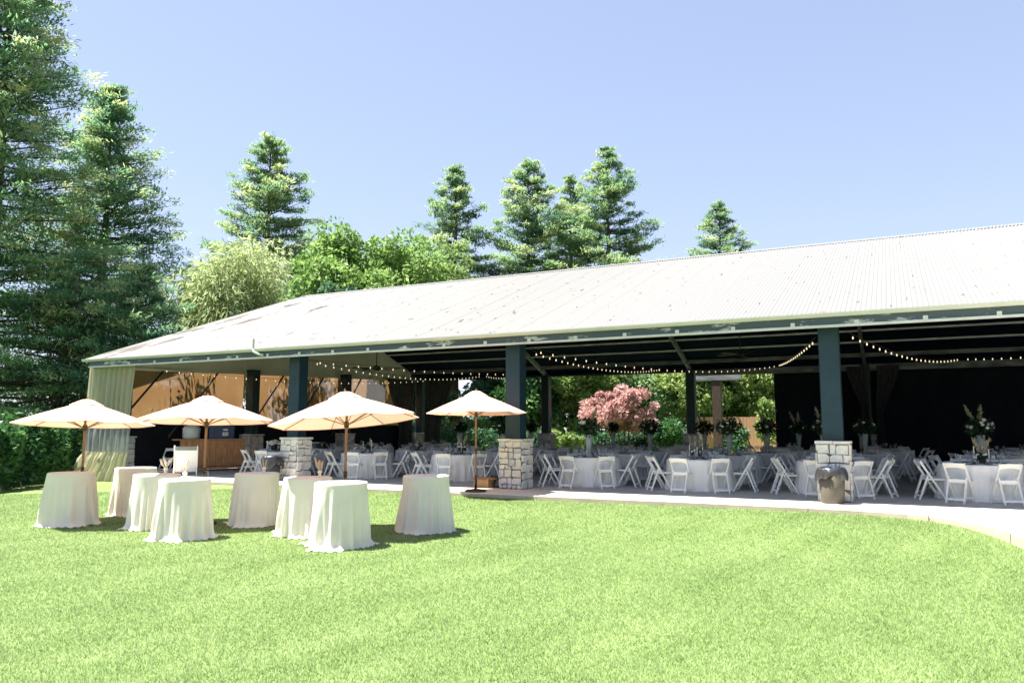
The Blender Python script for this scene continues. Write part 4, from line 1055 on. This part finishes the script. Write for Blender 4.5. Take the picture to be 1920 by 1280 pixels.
# ------------------------------------------------------------------ parasols
def parasol(x, y, z0, zc, rad, rise, label, tilt=(0, 0), phase=0.3, base=True, thick_pole=0.024):
    t = thing('parasol', label, 'parasol', (x, y, z0), 0, 'cream parasols beside the pavilion')
    hh = zc - z0
    MB().tube([(0, 0, 0.06), (0, 0, hh + rise * 0.9)], thick_pole, 12).build('pole', 'wood_pole', t, True)
    # tilt = (lean away from the lawn's open side, lift of the opposite flank), in degrees
    rx = Matrix.Rotation(R(-tilt[1]), 4, Vector((-0.452, 0.892, 0))) @ Matrix.Rotation(R(-tilt[0]), 4, Vector((0.892, 0.452, 0)))
    def tr(v): return (rx @ Vector(v)) + Vector((0, 0, hh))
    N = 8; per = 10; nr = 9; V = []; F = []
    for j in range(nr + 1):
        q = j / nr; r = 0.10 + (rad - 0.10) * q
        for i in range(N * per):
            u = (i % per) / per; a0 = 2 * PI * (i // per) / N + phase; a1 = a0 + 2 * PI / N
            e0 = Vector((math.cos(a0), math.sin(a0), 0)); e1 = Vector((math.cos(a1), math.sin(a1), 0))
            p = e0.lerp(e1, u) * r
            sag = 0.018 * math.sin(PI * u) * q ** 1.5
            p *= 1 - 0.045 * math.sin(PI * u) * q ** 3
            z = rise * (1 - q) + rise * 0.03 * math.sin(PI * q) - sag
            V.append(tr((p.x, p.y, z)))
    n = N * per
    for j in range(nr):
        for i in range(n): F.append((j * n + i, j * n + (i + 1) % n, (j + 1) * n + (i + 1) % n, (j + 1) * n + i))
    # short turned-down hem
    b = nr * n; e = len(V)
    for i in range(n): V.append(Vector(V[b + i]) + Vector((0, 0, -0.012)))
    for i in range(n): F.append((b + i, b + (i + 1) % n, e + (i + 1) % n, e + i))
    mb = MB(); mb.add(V, F); cn = mb.build('canopy', 'canopy_cloth', t, True)
    cn.data.set_sharp_from_angle(angle=R(6))
    cp = MB(); vs = []; fs = []; rr = 0.30; m = 48
    for j, (r, z) in enumerate(((0.0, rise + 0.075), (0.10, rise + 0.060), (rr, rise * (1 - rr / rad) + 0.060), (rr + 0.015, rise * (1 - rr / rad) + 0.030))):
        for i in range(m):
            a = 2 * PI * i / m + phase; w = 1 - 0.05 * abs(math.sin(4 * (a - phase))); vs.append(tr((r * w * math.cos(a), r * w * math.sin(a), z + (0.010 * math.sin(4 * (a - phase)) ** 2 if j == 3 else 0))))
    for j in range(3):
        for i in range(m): fs.append((j * m + i, j * m + (i + 1) % m, (j + 1) * m + (i + 1) % m, (j + 1) * m + i))
    cp.add(vs, fs); cp.build('vent_cap', 'canopy_cloth', t, True)
    for k in range(N):
        a = 2 * PI * k / N + phase; c, s = math.cos(a), math.sin(a)
        rb = MB().beam(tr((0.06 * c, 0.06 * s, rise - 0.03)), tr((rad * 0.965 * c, rad * 0.965 * s, -0.004)), 0.009, 0.014).build('rib', 'wood_pole', t)
        MB().beam(tr((0.04 * c, 0.04 * s, -0.20 + rise * 0.3)), tr((rad * 0.52 * c, rad * 0.52 * s, rise * 0.46 - 0.02)), 0.010, 0.014).build('strut', 'wood_pole', rb)
    MB().lathe([(thick_pole, -0.06), (0.045, -0.05), (0.045, 0.05), (thick_pole, 0.06)], 12, (0, 0, hh + rise * 0.3 - 0.20)).build('hub', 'bronze', t, True)
    MB().lathe([(0.0, 0.0), (0.012, 0.0), (0.018, 0.03), (0.0, 0.06)], 8, tuple(tr((0, 0, rise + 0.075)))).build('finial', 'wood_pole', t, True)
    ck = MB().lathe([(thick_pole, -0.05), (0.036, -0.04), (0.036, 0.06), (thick_pole, 0.07)], 10, (0, 0, 1.02)).build('crank_housing', 'bronze', t, True)
    MB().tube([(0.03, 0.0, 1.02), (0.10, 0, 1.02), (0.11, 0, 0.90)], 0.009, 6).build('crank_handle', 'grey_metal', ck)
    MB().lathe([(thick_pole, -0.0), (0.036, 0.0), (0.034, 0.35), (thick_pole, 0.36)], 12, (0, 0, 0.06)).build('base_sleeve', 'bronze', t, True)
    MB().lathe([(0.0, 0.0), (0.27, 0.0), (0.28, 0.025), (0.25, 0.05), (0.08, 0.075), (0.0, 0.08)], 28).build('base', 'bronze', t, True)
    return t
parasol(-14.57, 9.87, float(lawn_z(-14.57, 9.87)), 1.94, 1.28, 0.42, 'cream parasol at the far left beside the olive corner curtain', tilt=(3.2, 0.3), phase=0.2)
parasol(-12.32, 10.89, float(lawn_z(-12.3, 10.9)), 2.00, 1.32, 0.43, 'cream parasol standing in front of the wooden bar', tilt=(2.8, 0.6), phase=0.45)
parasol(-9.00, 11.11, float(lawn_z(-9, 11.1)), 1.98, 1.38, 0.47, 'tilted cream parasol above the cocktail tables nearest the camera', tilt=(3.6, 5.4), phase=0.12)
parasol(-9.80, 17.28, 0.25, 2.25, 1.30, 0.50, 'cream parasol on the paved edge beside the warm stone pillar', tilt=(1.5, 0.2), phase=0.40)

# ------------------------------------------------------------------ bar, bins, chairs, odds and ends
import mathutils
bl = Vector((-24.35, 20.35, 0)); brr = Vector((-22.95, 22.2, 0)); bd = (brr - bl); blen = bd.length; brz = math.atan2(bd.y, bd.x)
bar = thing('bar_counter', 'rustic wooden plank bar with an overhanging plank counter', 'bar', (bl.x, bl.y, 0.25), brz)
rng = random.Random(4); nP = 11
for i in range(nP):
    a, b = blen * i / nP, blen * (i + 1) / nP
    MB().box(a + 0.004, b - 0.004, rng.uniform(-0.006, 0.004), 0.03, 0.10 + rng.uniform(0, 0.01), 1.15).build('plank', 'plank', bar)
for i in range(3):
    MB().box(0.0, 0.028, 0.04 + i * 0.23, 0.04 + (i + 1) * 0.23 - 0.006, 0.10, 1.15).build('plank', 'plank', bar)
    MB().box(-0.28, blen + 0.12, -0.10 + i * 0.29, -0.10 + (i + 1) * 0.29 - 0.006, 1.155, 1.20).build('counter_board', 'plank_light', bar)
MB().box(0.03, blen, 0.04, 0.70, 0.10, 0.14).build('shelf', 'plank', bar)
MB().box(0.0, blen, -0.14, -0.012, 0.20, 0.245).build('foot_rail', 'plank_light', bar)
for x in (0.06, blen - 0.06): MB().box(x - 0.04, x + 0.04, 0.05, 0.13, 0, 0.098).build('leg', 'plank', bar)
def on_bar(u, v): 
    c, s = math.cos(brz), math.sin(brz); return (bl.x + u * c - v * s, bl.y + u * s + v * c)
p = on_bar(0.38, 0.35)
jug = thing('drink_cooler', 'rounded white drink cooler standing on the wooden bar', 'cooler', (p[0], p[1], 1.453), brz)
MB().lathe([(0.0, 0.0), (0.27, 0.0), (0.31, 0.05), (0.32, 0.14), (0.30, 0.18), (0.325, 0.22), (0.32, 0.34), (0.30, 0.38), (0.30, 0.44), (0.24, 0.50), (0.0, 0.51)], 28).build('body', 'white_plastic', jug, True)
MB().lathe([(0.318, 0.0), (0.336, 0.01), (0.336, 0.04), (0.318, 0.05)], 28, (0, 0, 0.36)).build('band', 'white_plastic', jug, True)
MB().lathe([(0.0, 0.0), (0.16, 0.0), (0.17, 0.03), (0.0, 0.05)], 20, (0, 0, 0.505)).build('lid', 'white_plastic', jug, True)
MB().tube([(-0.02, -0.31, 0.10), (-0.02, -0.38, 0.09), (-0.02, -0.38, 0.05)], 0.018, 6).build('tap', 'white_plastic', jug)
p = on_bar(1.45, 0.34)
cb = thing('drink_cooler', 'dark blue box cooler with a white label on the wooden bar', 'cooler', (p[0], p[1], 1.453), brz)
MB().box(-0.46, 0.46, -0.26, 0.26, 0.0, 0.40).build('body', 'blue_plastic', cb)
MB().box(-0.475, 0.475, -0.275, 0.275, 0.402, 0.50).build('lid', 'blue_plastic', cb)
MB().box(-0.30, -0.27, -0.285, -0.262, 0.02, 0.40).build('corner_rib', 'blue_plastic', cb)
lab = MB().box(0.03, 0.24, -0.268, -0.2615, 0.12, 0.25).build('label_plate', 'label_white', cb)
MB().box(0.05, 0.22, -0.268, -0.2615, 0.32, 0.38).build('label_plate', 'label_white', cb)
for a, b in ((0.06, 0.085), (0.10, 0.125), (0.14, 0.165), (0.185, 0.215)):
    MB().box(a, b, -0.2715, -0.2685, 0.165, 0.205).build('lettering', 'blue_plastic', lab)
# covered service counter behind the bar's right end
sv = thing('service_counter', 'dark covered service counter right of the wooden bar', 'counter', (-21.9, 23.6, 0.25), R(20))
MB().box(0, 1.15, 0, 0.6, 0, 1.02).build('body', 'dark_counter', sv); MB().box(-0.05, 1.2, -0.05, 0.65, 1.022, 1.05).build('counter_top', 'grey_metal', sv)
vz = thing('vase', 'slim white vase on the table right of the bar', 'vase', (-20.35, 20.75, TZ + TH + 0.006))
MB().lathe([(0.035, 0.0), (0.045, 0.10), (0.030, 0.22), (0.038, 0.26), (0.0, 0.26)], 12).build('body', 'white_plastic', vz, True)
MB().lathe([(0.0, -0.05), (0.05, -0.02), (0.06, 0.02), (0.0, 0.06)], 10, (0, 0, 0.31)).build('bloom', 'hydrangea', vz, True)

def bin_(x, y, z, r0, r1, h, mat, label, liner_drop, seed, inner):
    t = thing('trash_can', label, 'trash can', (x, y, z))
    rng = np.random.default_rng(seed)
    MB().lathe([(0.0, 0.012), (r0 - 0.01, 0.0), (r0, 0.015), (r1, h), (r1 - 0.02, h), (r0 - 0.02, 0.03)], 28).build('body', mat, t, True)
    th = np.linspace(0, 2 * PI, 64, endpoint=False); rows = []
    hem = liner_drop * (1 + 0.22 * np.sin(3 * th + seed) + 0.12 * np.sin(7 * th + 2))
    for v in np.linspace(0, 1, 8):
        rad = r1 + 0.012 + 0.035 * v * (1 + 0.5 * np.sin(5 * th + seed) + 0.4 * np.sin(11 * th + 1)) + 0.02 * math.sin(PI * v)
        rows.append(np.stack([rad * np.cos(th), rad * np.sin(th), h + 0.012 - hem * v + 0.012 * np.sin(6 * th) * (1 - v)], 1))
    rim = np.stack([(r1 - 0.03) * np.cos(th), (r1 - 0.03) * np.sin(th), np.full(64, h + 0.02) + 0.01 * np.sin(4 * th)], 1)
    ins = np.stack([(r1 - 0.05) * np.cos(th), (r1 - 0.05) * np.sin(th), np.full(64, h - 0.25)], 1)
    V = np.concatenate([ins, rim] + rows); i = np.arange(64); i2 = (i + 1) % 64
    F = np.concatenate([np.stack([j * 64 + i, j * 64 + i2, (j + 1) * 64 + i2, (j + 1) * 64 + i], 1) for j in range(9)])
    np_mesh('bin_liner', V, F, 'bag', t, True)
    MB().lathe([(r1 - 0.045, h - 0.02), (r1 - 0.04, h + 0.022), (r1 - 0.028, h + 0.03), (r1 - 0.022, h + 0.022)], 28).build('rim_band', inner, t, True)
bin_(-1.42, 18.10, 0.25, 0.235, 0.272, 0.74, 'bin_brown', 'brown grey trash can with black liner in front of the stone pillar', 0.22, 3, 'blue_plastic')
bin_(-17.52, 18.08, 0.25, 0.22, 0.28, 0.74, 'bin_black', 'black trash can with dark liner left of the pale stone pillar', 0.30, 5, 'bin_black')
bx = thing('cardboard_box', 'open tan cardboard box on the floor left of the warm stone pillar', 'box', (-10.32, 18.72, 0.25), R(-12))
for a in ((-0.26, 0.26, -0.17, -0.16, 0, 0.26), (-0.26, 0.26, 0.16, 0.17, 0, 0.26), (-0.26, -0.25, -0.158, 0.158, 0, 0.26), (0.25, 0.26, -0.158, 0.158, 0, 0.26)): MB().box(*a).build('box_side', 'cardboard', bx)
MB().box(-0.245, 0.245, -0.155, 0.155, 0.003, 0.012).build('box_bottom', 'cardboard', bx)
MB().beam((0, -0.172, 0.262), (0.0, -0.30, 0.20), 0.50, 0.008).build('flap', 'cardboard', bx)
MB().beam((0.262, 0, 0.262), (0.36, 0.0, 0.22), 0.30, 0.008).build('flap', 'cardboard', bx)
bg2 = thing('bag', 'dark slumped bag between the cardboard box and the stone pillar', 'bag', (-9.92, 18.78, 0.25))
MB().lathe([(0.0, 0.0), (0.14, 0.0), (0.16, 0.08), (0.12, 0.18), (0.05, 0.24), (0.0, 0.245)], 14).build('body', 'bag', bg2, True)
MB().tube([(-0.06, 0, 0.22), (-0.04, 0, 0.31), (0.04, 0, 0.31), (0.06, 0, 0.22)], 0.010, 6).build('handle', 'bag', bg2, True)

# sling chair by the end of the bar
sl = thing('sling_chair', 'white fabric backed sling chair in front of the wooden bar', 'chair', (-21.9, 18.55, 0.25), R(48))
for sx in (-0.36, 0.36):
    MB().tube([(sx, 0.20, 0.0), (sx, -0.22, 1.02)], 0.022, 8).build('back_post', 'white_resin', sl, True)
    MB().tube([(sx, -0.30, 0.0), (sx, 0.26, 0.46)], 0.02, 8).build('leg', 'white_resin', sl, True)
V = []; F = []
for j in range(9):
    for i in range(7):
        u, v = i / 6, j / 8; zz = 0.12 + 0.74 * v; V.append((-0.335 + 0.67 * u, 0.20 - 0.412 * zz - 0.012 * math.sin(PI * u) * 2 + 0.03, zz))
F = [(j * 7 + i, j * 7 + i + 1, (j + 1) * 7 + i + 1, (j + 1) * 7 + i) for j in range(8) for i in range(6)]
np_mesh('sling', np.array(V), np.array(F), 'white_cloth', sl, True)
MB().beam((-0.34, 0.20 - 0.412 * 0.93 + 0.02, 0.93), (0.34, 0.20 - 0.412 * 0.93 + 0.02, 0.93), 0.02, 0.12).build('head_band', 'sheer_band', sl)
MB().tube([(-0.36, 0.24, 0.44), (0.36, 0.24, 0.44)], 0.018, 8).build('seat_bar', 'white_resin', sl)
# chairs standing empty left of the bar
place_chair(-24.6, 20.0, R(200), 'white folding chair standing alone left of the sling chair', None)
place_chair(-25.0, 21.3, R(170), 'white folding chair in shade beside the left end of the bar', None)

gs_ = thing('garden_stake', 'thin white garden stake light leaning at the edge of the left hedge', 'garden light', (-24.7, 14.75, 0.0), R(20))
MB().tube([(0, 0, 0), (-0.09, 0.0, 0.46)], 0.016, 8).build('stake', 'grey_metal', gs_); MB().tube([(-0.21, 0, 0.45), (0.03, 0, 0.49)], 0.024, 8).build('lamp_head', 'grey_metal', gs_)

# ceiling fans
def fan(x, y, z, label, blades=5, L=0.95):
    t = thing('ceiling_fan', label, 'ceiling fan', (x, y, z), 0.35, 'ceiling fans under the pavilion roof')
    MB().tube([(0, 0, 0.10), (0, 0, roof_z(y) - 0.10 - z)], 0.018, 8).build('down_rod', 'black_metal', t)
    MB().lathe([(0.0, -0.09), (0.10, -0.08), (0.15, -0.02), (0.14, 0.06), (0.06, 0.12), (0.0, 0.12)], 18).build('motor', 'black_metal', t, True)
    for k in range(blades):
        a = 2 * PI * k / blades; mb = MB(); w = 0.075
        mb.add([(0.13, -w * 0.6, -0.01), (0.13, w * 0.6, 0.01), (L, w, 0.018), (L, -w, -0.018), (0.13, -w * 0.6, -0.02), (0.13, w * 0.6, 0.0), (L, w, 0.008), (L, -w, -0.028)], [(0, 1, 2, 3), (7, 6, 5, 4), (0, 4, 5, 1), (1, 5, 6, 2), (2, 6, 7, 3), (3, 7, 4, 0)])
        put('blade', mb.mesh('blade', 'black_metal'), t, (0, 0, 0), (0, 0, a))
fan(-18.2, 24.2, 4.18, 'black ceiling fan hanging in front of the pale gable wall')
fan(-5.4, 30.0, 4.68, 'dark ceiling fan hanging below the ceiling before the black screen')

# ------------------------------------------------------------------ string lights
bulb_me = MB().lathe([(0.0, -0.115), (0.011, -0.108), (0.0175, -0.090), (0.015, -0.068), (0.011, -0.05), (0.0, -0.045)], 10).mesh('bulb', 'bulb', True)
sock_me = MB().lathe([(0.017, -0.05), (0.019, 0.0), (0.0, 0.005)], 8).mesh('socket', 'wire', True)
def strand(p0, p1, sag, label, step=0.55, mid=None):
    p0 = Vector(p0); p1 = Vector(p1); n = max(6, int((p1 - p0).length / step))
    pts = [p0.lerp(p1, i / n) - Vector((0, 0, sag * 4 * (i / n) * (1 - i / n))) for i in range(n + 1)]
    t = thing('string_light', label, 'string lights', tuple(p0), 0, 'strings of warm bulbs slung under the roof')
    MB().tube([p - p0 for p in pts], 0.006, 5).build('wire', 'wire', t)
    for i in range(1, n):
        q = pts[i] - p0; put('bulb', bulb_me, t, q)
strand((-9.05, 18.85, 4.06), (-4.95, 37.0, 4.80), 0.42, 'string of warm bulbs running right from the warm pillar to the back beam')
strand((-1.68, 18.85, 3.95), (-4.95, 36.9, 4.80), 0.10, 'string of warm bulbs curving down left from the teal post', 0.85)
strand((-9.10, 19.0, 4.02), (-10.48, 37.0, 4.82), 0.30, 'string of warm bulbs dipping in front of the pink maple opening')
strand((-1.05, 18.85, 4.06), (2.0, 32.0, 4.42), 0.30, 'string of warm bulbs sloping right from the teal post')
strand((2.0, 32.0, 4.42), (7.0, 19.0, 4.06), 0.25, 'string of warm bulbs rising towards the far right edge')
strand((-16.95, 18.85, 4.06), (-15.04, 31.0, 4.34), 0.12, 'string of warm bulbs crossing right beside the hanging ceiling fan')
strand((-17.0, 19.0, 4.06), (-20.6, 37.0, 4.80), 0.35, 'string of warm bulbs receding below the pale gable towards the back')
strand((-24.2, 18.9, 4.05), (-24.4, 37.4, 4.68), 0.30, 'string of warm bulbs hung along the tan end screens')
strand((-15.04, 31.0, 4.34), (-20.58, 37.2, 4.82), 0.15, 'short string of warm bulbs along the dark back ceiling')

# ------------------------------------------------------------------ trees and garden
gc = 'tall conifers behind the pavilion'
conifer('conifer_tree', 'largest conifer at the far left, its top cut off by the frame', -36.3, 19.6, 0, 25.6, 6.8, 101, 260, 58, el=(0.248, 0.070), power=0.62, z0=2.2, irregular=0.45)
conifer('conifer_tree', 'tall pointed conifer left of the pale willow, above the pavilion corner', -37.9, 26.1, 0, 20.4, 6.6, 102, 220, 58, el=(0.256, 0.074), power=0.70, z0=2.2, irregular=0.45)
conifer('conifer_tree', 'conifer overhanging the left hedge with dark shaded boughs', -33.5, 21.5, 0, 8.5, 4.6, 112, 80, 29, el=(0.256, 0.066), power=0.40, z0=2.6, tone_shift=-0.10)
conifer('conifer_tree', 'dark conifer with a ragged top between the willow and green round tree', -42.9, 43.0, 0, 24.4, 6.9, 103, 110, 58, 'conifer_far', (0.34, 0.095), power=0.68, z0=9, group=gc, irregular=0.5)
conifer('conifer_tree', 'slim conifer rising right of the rounded green trees', -33.2, 54.8, 0, 24.1, 6.8, 104, 95, 58, 'conifer_far', (0.34, 0.095), power=0.78, z0=9, group=gc, irregular=0.5)
conifer('conifer_tree', 'bushy conifer left in the close row of three above the roof', -27.6, 57.5, 0, 24.4, 6.8, 105, 105, 58, 'conifer_far', (0.34, 0.095), power=0.66, z0=9, group=gc, irregular=0.45)
conifer('conifer_tree', 'shorter narrow conifer in the middle of the close row of three', -25.9, 62.9, 0, 24.4, 5.0, 106, 90, 58, 'conifer_far', (0.34, 0.095), power=0.66, z0=9, group=gc, irregular=0.45)
conifer('conifer_tree', 'tallest conifer right in the close row of three above the roof', -21.5, 60.5, 0, 25.5, 7.6, 107, 110, 58, 'conifer_far', (0.34, 0.095), power=0.72, z0=9, group=gc, irregular=0.5)
conifer('conifer_tree', 'lone small conifer top poking over the roof ridge on the right', -14.3, 71.0, 0, 22.6, 6.0, 108, 80, 52, 'conifer_far', (0.34, 0.095), power=0.78, z0=10, group=gc, tone_shift=0.05)

conifer('conifer_tree', 'small dark conifer added behind the pavilion corner to shade the end screens', -29.6, 22.3, 0, 8.8, 3.6, 231, 90, 49, el=(0.240, 0.070), power=0.60, z0=2.0, irregular=0.5, tone_shift=-0.12)  # added tree, placed to cast dappled shade on the tan end screens
broadleaf('broadleaf_tree', 'loose dark tree added behind the pale willow to dapple the end screens', -28.9, 34.6, 0, 10.6, (1.8, 2.6, 2.5), 233, 30, 220, 'broad_dark', (0.30, 0.15), lobe_r=0.25)  # put in with an open crown so its shadow mottles the rear screen
broadleaf('willow_tree', 'pale yellow green willow drooping behind the low end of the roof', -30.8, 28.9, 0, 12.6, (4.0, 4.0, 5.2), 201, 85, 520, 'willow', (0.38, 0.08), droop=0.9, lobe_r=0.28)
broadleaf('broadleaf_tree', 'rounded bright green tree above the roof ridge beside the dark conifer', -34.6, 41.6, 0, 17.2, (4.8, 4.2, 6.4), 202, 70, 420, 'broad', (0.34, 0.20), lobe_r=0.27)
broadleaf('broadleaf_tree', 'green tree with yellow tips, middle one of the rounded trees', -32.4, 44.6, 0, 16.9, (4.8, 3.8, 6.4), 203, 62, 380, 'broad', (0.34, 0.20), lobe_r=0.28, tone_shift=0.06)
broadleaf('broadleaf_tree', 'lighter green rounded tree nearest the slim conifer', -31.0, 48.4, 0, 17.4, (3.9, 3.4, 6.4), 204, 46, 360, 'broad_bright', (0.34, 0.20), lobe_r=0.28)
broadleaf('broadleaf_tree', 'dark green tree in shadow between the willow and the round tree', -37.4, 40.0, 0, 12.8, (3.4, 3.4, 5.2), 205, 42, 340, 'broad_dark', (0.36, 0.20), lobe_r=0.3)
broadleaf('broadleaf_tree', 'low green tree filling the gap below the close row of conifers', -25.5, 50.5, 0, 13.3, (3.6, 3.6, 5.2), 206, 40, 320, 'broad', (0.34, 0.20), lobe_r=0.28)
broadleaf('broadleaf_tree', 'low light green tree just over the ridge right of the conifer row', -19.9, 51.0, 0, 12.4, (3.2, 3.2, 5.0), 207, 36, 320, 'broad_bright', (0.34, 0.20), lobe_r=0.28)
# garden seen through the open back
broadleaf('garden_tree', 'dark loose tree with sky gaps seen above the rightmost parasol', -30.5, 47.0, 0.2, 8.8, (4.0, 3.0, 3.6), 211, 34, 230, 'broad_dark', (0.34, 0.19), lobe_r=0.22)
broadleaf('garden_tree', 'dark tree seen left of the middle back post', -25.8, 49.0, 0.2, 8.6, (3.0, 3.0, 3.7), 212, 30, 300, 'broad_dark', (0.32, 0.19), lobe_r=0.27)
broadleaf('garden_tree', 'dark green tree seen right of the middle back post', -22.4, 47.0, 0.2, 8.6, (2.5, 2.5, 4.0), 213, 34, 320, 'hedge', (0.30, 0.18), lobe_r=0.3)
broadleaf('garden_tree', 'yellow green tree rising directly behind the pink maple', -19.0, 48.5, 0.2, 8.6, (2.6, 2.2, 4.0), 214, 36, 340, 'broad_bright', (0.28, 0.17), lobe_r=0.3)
broadleaf('garden_tree', 'blue green tree behind the right half of the pink maple', -15.4, 50.5, 0.2, 8.8, (2.8, 2.4, 4.2), 215, 36, 320, 'conifer_far', (0.34, 0.14), lobe_r=0.3)
broadleaf('garden_tree', 'bright yellow green tree left of the dark back post', -12.0, 49.5, 0.2, 8.6, (2.5, 2.4, 4.2), 216, 38, 340, 'broad_bright', (0.28, 0.16), lobe_r=0.3)
broadleaf('garden_tree', 'olive green tree above the left part of the orange fence', -9.9, 52.0, 0.2, 8.6, (2.5, 2.4, 4.0), 217, 34, 320, 'broad', (0.30, 0.17), lobe_r=0.3)
broadleaf('garden_tree', 'bright leafy tree above the right part of the orange fence', -6.9, 51.0, 0.2, 8.8, (2.5, 2.4, 4.2), 218, 38, 340, 'broad_bright', (0.28, 0.16), lobe_r=0.3)
broadleaf('garden_tree', 'tall leafy tree mostly hidden behind the black screen', -3.0, 52.0, 0.2, 8.8, (3.0, 2.5, 4.2), 219, 30, 260, 'broad', (0.32, 0.18), lobe_r=0.3)
broadleaf('maple_tree', 'pink red Japanese maple glowing behind the banquet tables', -14.75, 43.2, 0.2, 4.45, (2.9, 1.8, 1.7), 221, 80, 190, 'maple', (0.20, 0.085), cat='tree', base_h=0.25, lobe_r=0.17, trunk_r=0.12, stems=4)
broadleaf('shrub', 'rounded deep green shrub right of the pink maple', -12.0, 44.0, 0.2, 2.75, (1.15, 1.0, 1.25), 222, 16, 260, 'hedge', (0.17, 0.10), cat='shrub', lobe_r=0.42)
broadleaf('shrub', 'bright sunlit shrub low between the middle post and the maple', -18.6, 42.2, 0.2, 1.75, (0.75, 0.6, 0.7), 223, 12, 160, 'broad_bright', (0.18, 0.11), cat='shrub', lobe_r=0.42)
broadleaf('shrub', 'sunlit yellow green shrub beside the foot of the pink maple', -17.3, 41.8, 0.2, 1.55, (0.8, 0.6, 0.62), 224, 12, 160, 'broad_bright', (0.18, 0.11), cat='shrub', lobe_r=0.42)
broadleaf('shrub', 'dark leafy shrub in front of the orange fence', -8.6, 45.6, 0.2, 1.75, (1.0, 0.7, 0.75), 225, 12, 120, 'broad_dark', (0.28, 0.10), cat='shrub', lobe_r=0.42)
broadleaf('shrub', 'leafy shrub with bright edges at the right end of the orange fence', -6.9, 45.0, 0.2, 3.6, (0.55, 0.6, 1.6), 226, 14, 120, 'broad_bright', (0.2, 0.12), cat='shrub', lobe_r=0.36)
hedge('hedge', 'low dark clipped hedge seen behind the banquet tables', [(-33, 44.0), (-26, 44.2), (-19.5, 43.8)], 1.3, 1.75, 301, 14000, 'broad_dark', (0.17, 0.10), z=0.2, rough=0.1)
hedge('hedge', 'bright sunlit hedge beyond the dark clipped one', [(-36, 47.0), (-28, 47.0), (-20, 46.6)], 1.2, 2.35, 302, 9000, 'broad_bright', (0.22, 0.12), z=0.2, rough=0.12)
hedge('treeline', 'dark continuous treeline closing the garden behind the pavilion', [(-30, 59), (-18, 60), (-6, 60), (6, 58)], 4.0, 8.8, 305, 22000, 'broad_dark', (0.55, 0.34), cat='treeline', z=0.0, rough=0.15)
hedge('hedge', 'low hazy green hedge far beyond the open lawn at the back', [(-52, 58), (-40, 60), (-30, 60)], 3.0, 3.4, 306, 9000, 'broad_dark', (0.45, 0.28), z=0.0, rough=0.2)
hedge('hedge', 'low dark planting behind the foot of the pink maple', [(-18.2, 45.4), (-14.5, 45.2), (-10.8, 45.0)], 1.1, 1.5, 307, 6000, 'broad_dark', (0.20, 0.11), z=0.2, rough=0.25)
hedge('hedge', 'broad leaved green hedge along the left edge of the lawn', [(-21.8, 9.5), (-24.6, 13.3), (-26.6, 16.2), (-28.6, 18.6), (-30.6, 21.4)], 1.7, 2.0, 303, 26000, 'hedge', (0.21, 0.14), rough=0.28)
hedge('hedge', 'sunlit green shrubbery in the gap behind the leftmost parasol', [(-33.0, 24.0), (-29.5, 25.5)], 1.4, 1.9, 304, 6000, 'broad_bright', (0.20, 0.13), rough=0.3)
lt = thing('leaning_tree', 'bare brown trunk leaning up to the corner of the roof', 'tree', (-33.6, 19.6, 0))
MB().tube([(0, 0, -0.1), (0.7, 0.4, 1.3), (2.2, 1.3, 2.6), (4.2, 2.6, 4.0), (5.2, 3.4, 4.7)], [0.26, 0.23, 0.20, 0.17, 0.15], 10).build('trunk', 'bark', lt, True)
rngn = np.random.default_rng(77)
st2 = thing('sapling', 'slim dark sapling trunk standing in the mulch behind the leftmost parasol', 'tree', (-30.2, 21.2, 0))
MB().tube([(0, 0, 0), (0.08, 0.05, 1.2), (0.05, 0.1, 2.6), (0.2, 0.1, 4.2)], [0.09, 0.08, 0.06, 0.03], 8).build('trunk', 'bark', st2, True)
pp = np.array([0.15, 0.1, 3.8]) + rngn.normal(size=(900, 3)) * np.array([0.8, 0.8, 0.7]); leaves('crown', pp, rngn.normal(size=pp.shape), 0.24, 0.12, 0.35 + rngn.normal(size=len(pp)) * 0.15, 'broad_dark', st2, rngn)

# garden fence
fc = thing('wooden_fence', 'sunlit orange brown board fence in the garden behind the pavilion', 'fence', (-12.0, 48.0, 0.2))
rng = random.Random(12)
for i in range(30):
    MB().box(i * 0.2 + 0.004, (i + 1) * 0.2 - 0.004, rng.uniform(-0.006, 0.006), 0.025, 0.04, 2.35 + rng.uniform(-0.015, 0.015)).build('board', 'fence', fc)
for z in (0.5, 1.9): MB().box(0, 6.0, 0.032, 0.08, z, z + 0.09).build('rail', 'fence', fc)
# timber post with a lintel just outside the back opening
wp = thing('timber_post', 'weathered brown timber post with lintel outside the back opening', 'post', (-8.75, 41.5, 0.2))
MB().box(-0.22, 0.22, -0.2, 0.2, 0, 4.2).build('post', 'bark', wp); MB().box(-1.3, 1.3, -0.24, 0.24, 4.203, 4.65).build('lintel', 'old_beam', wp)
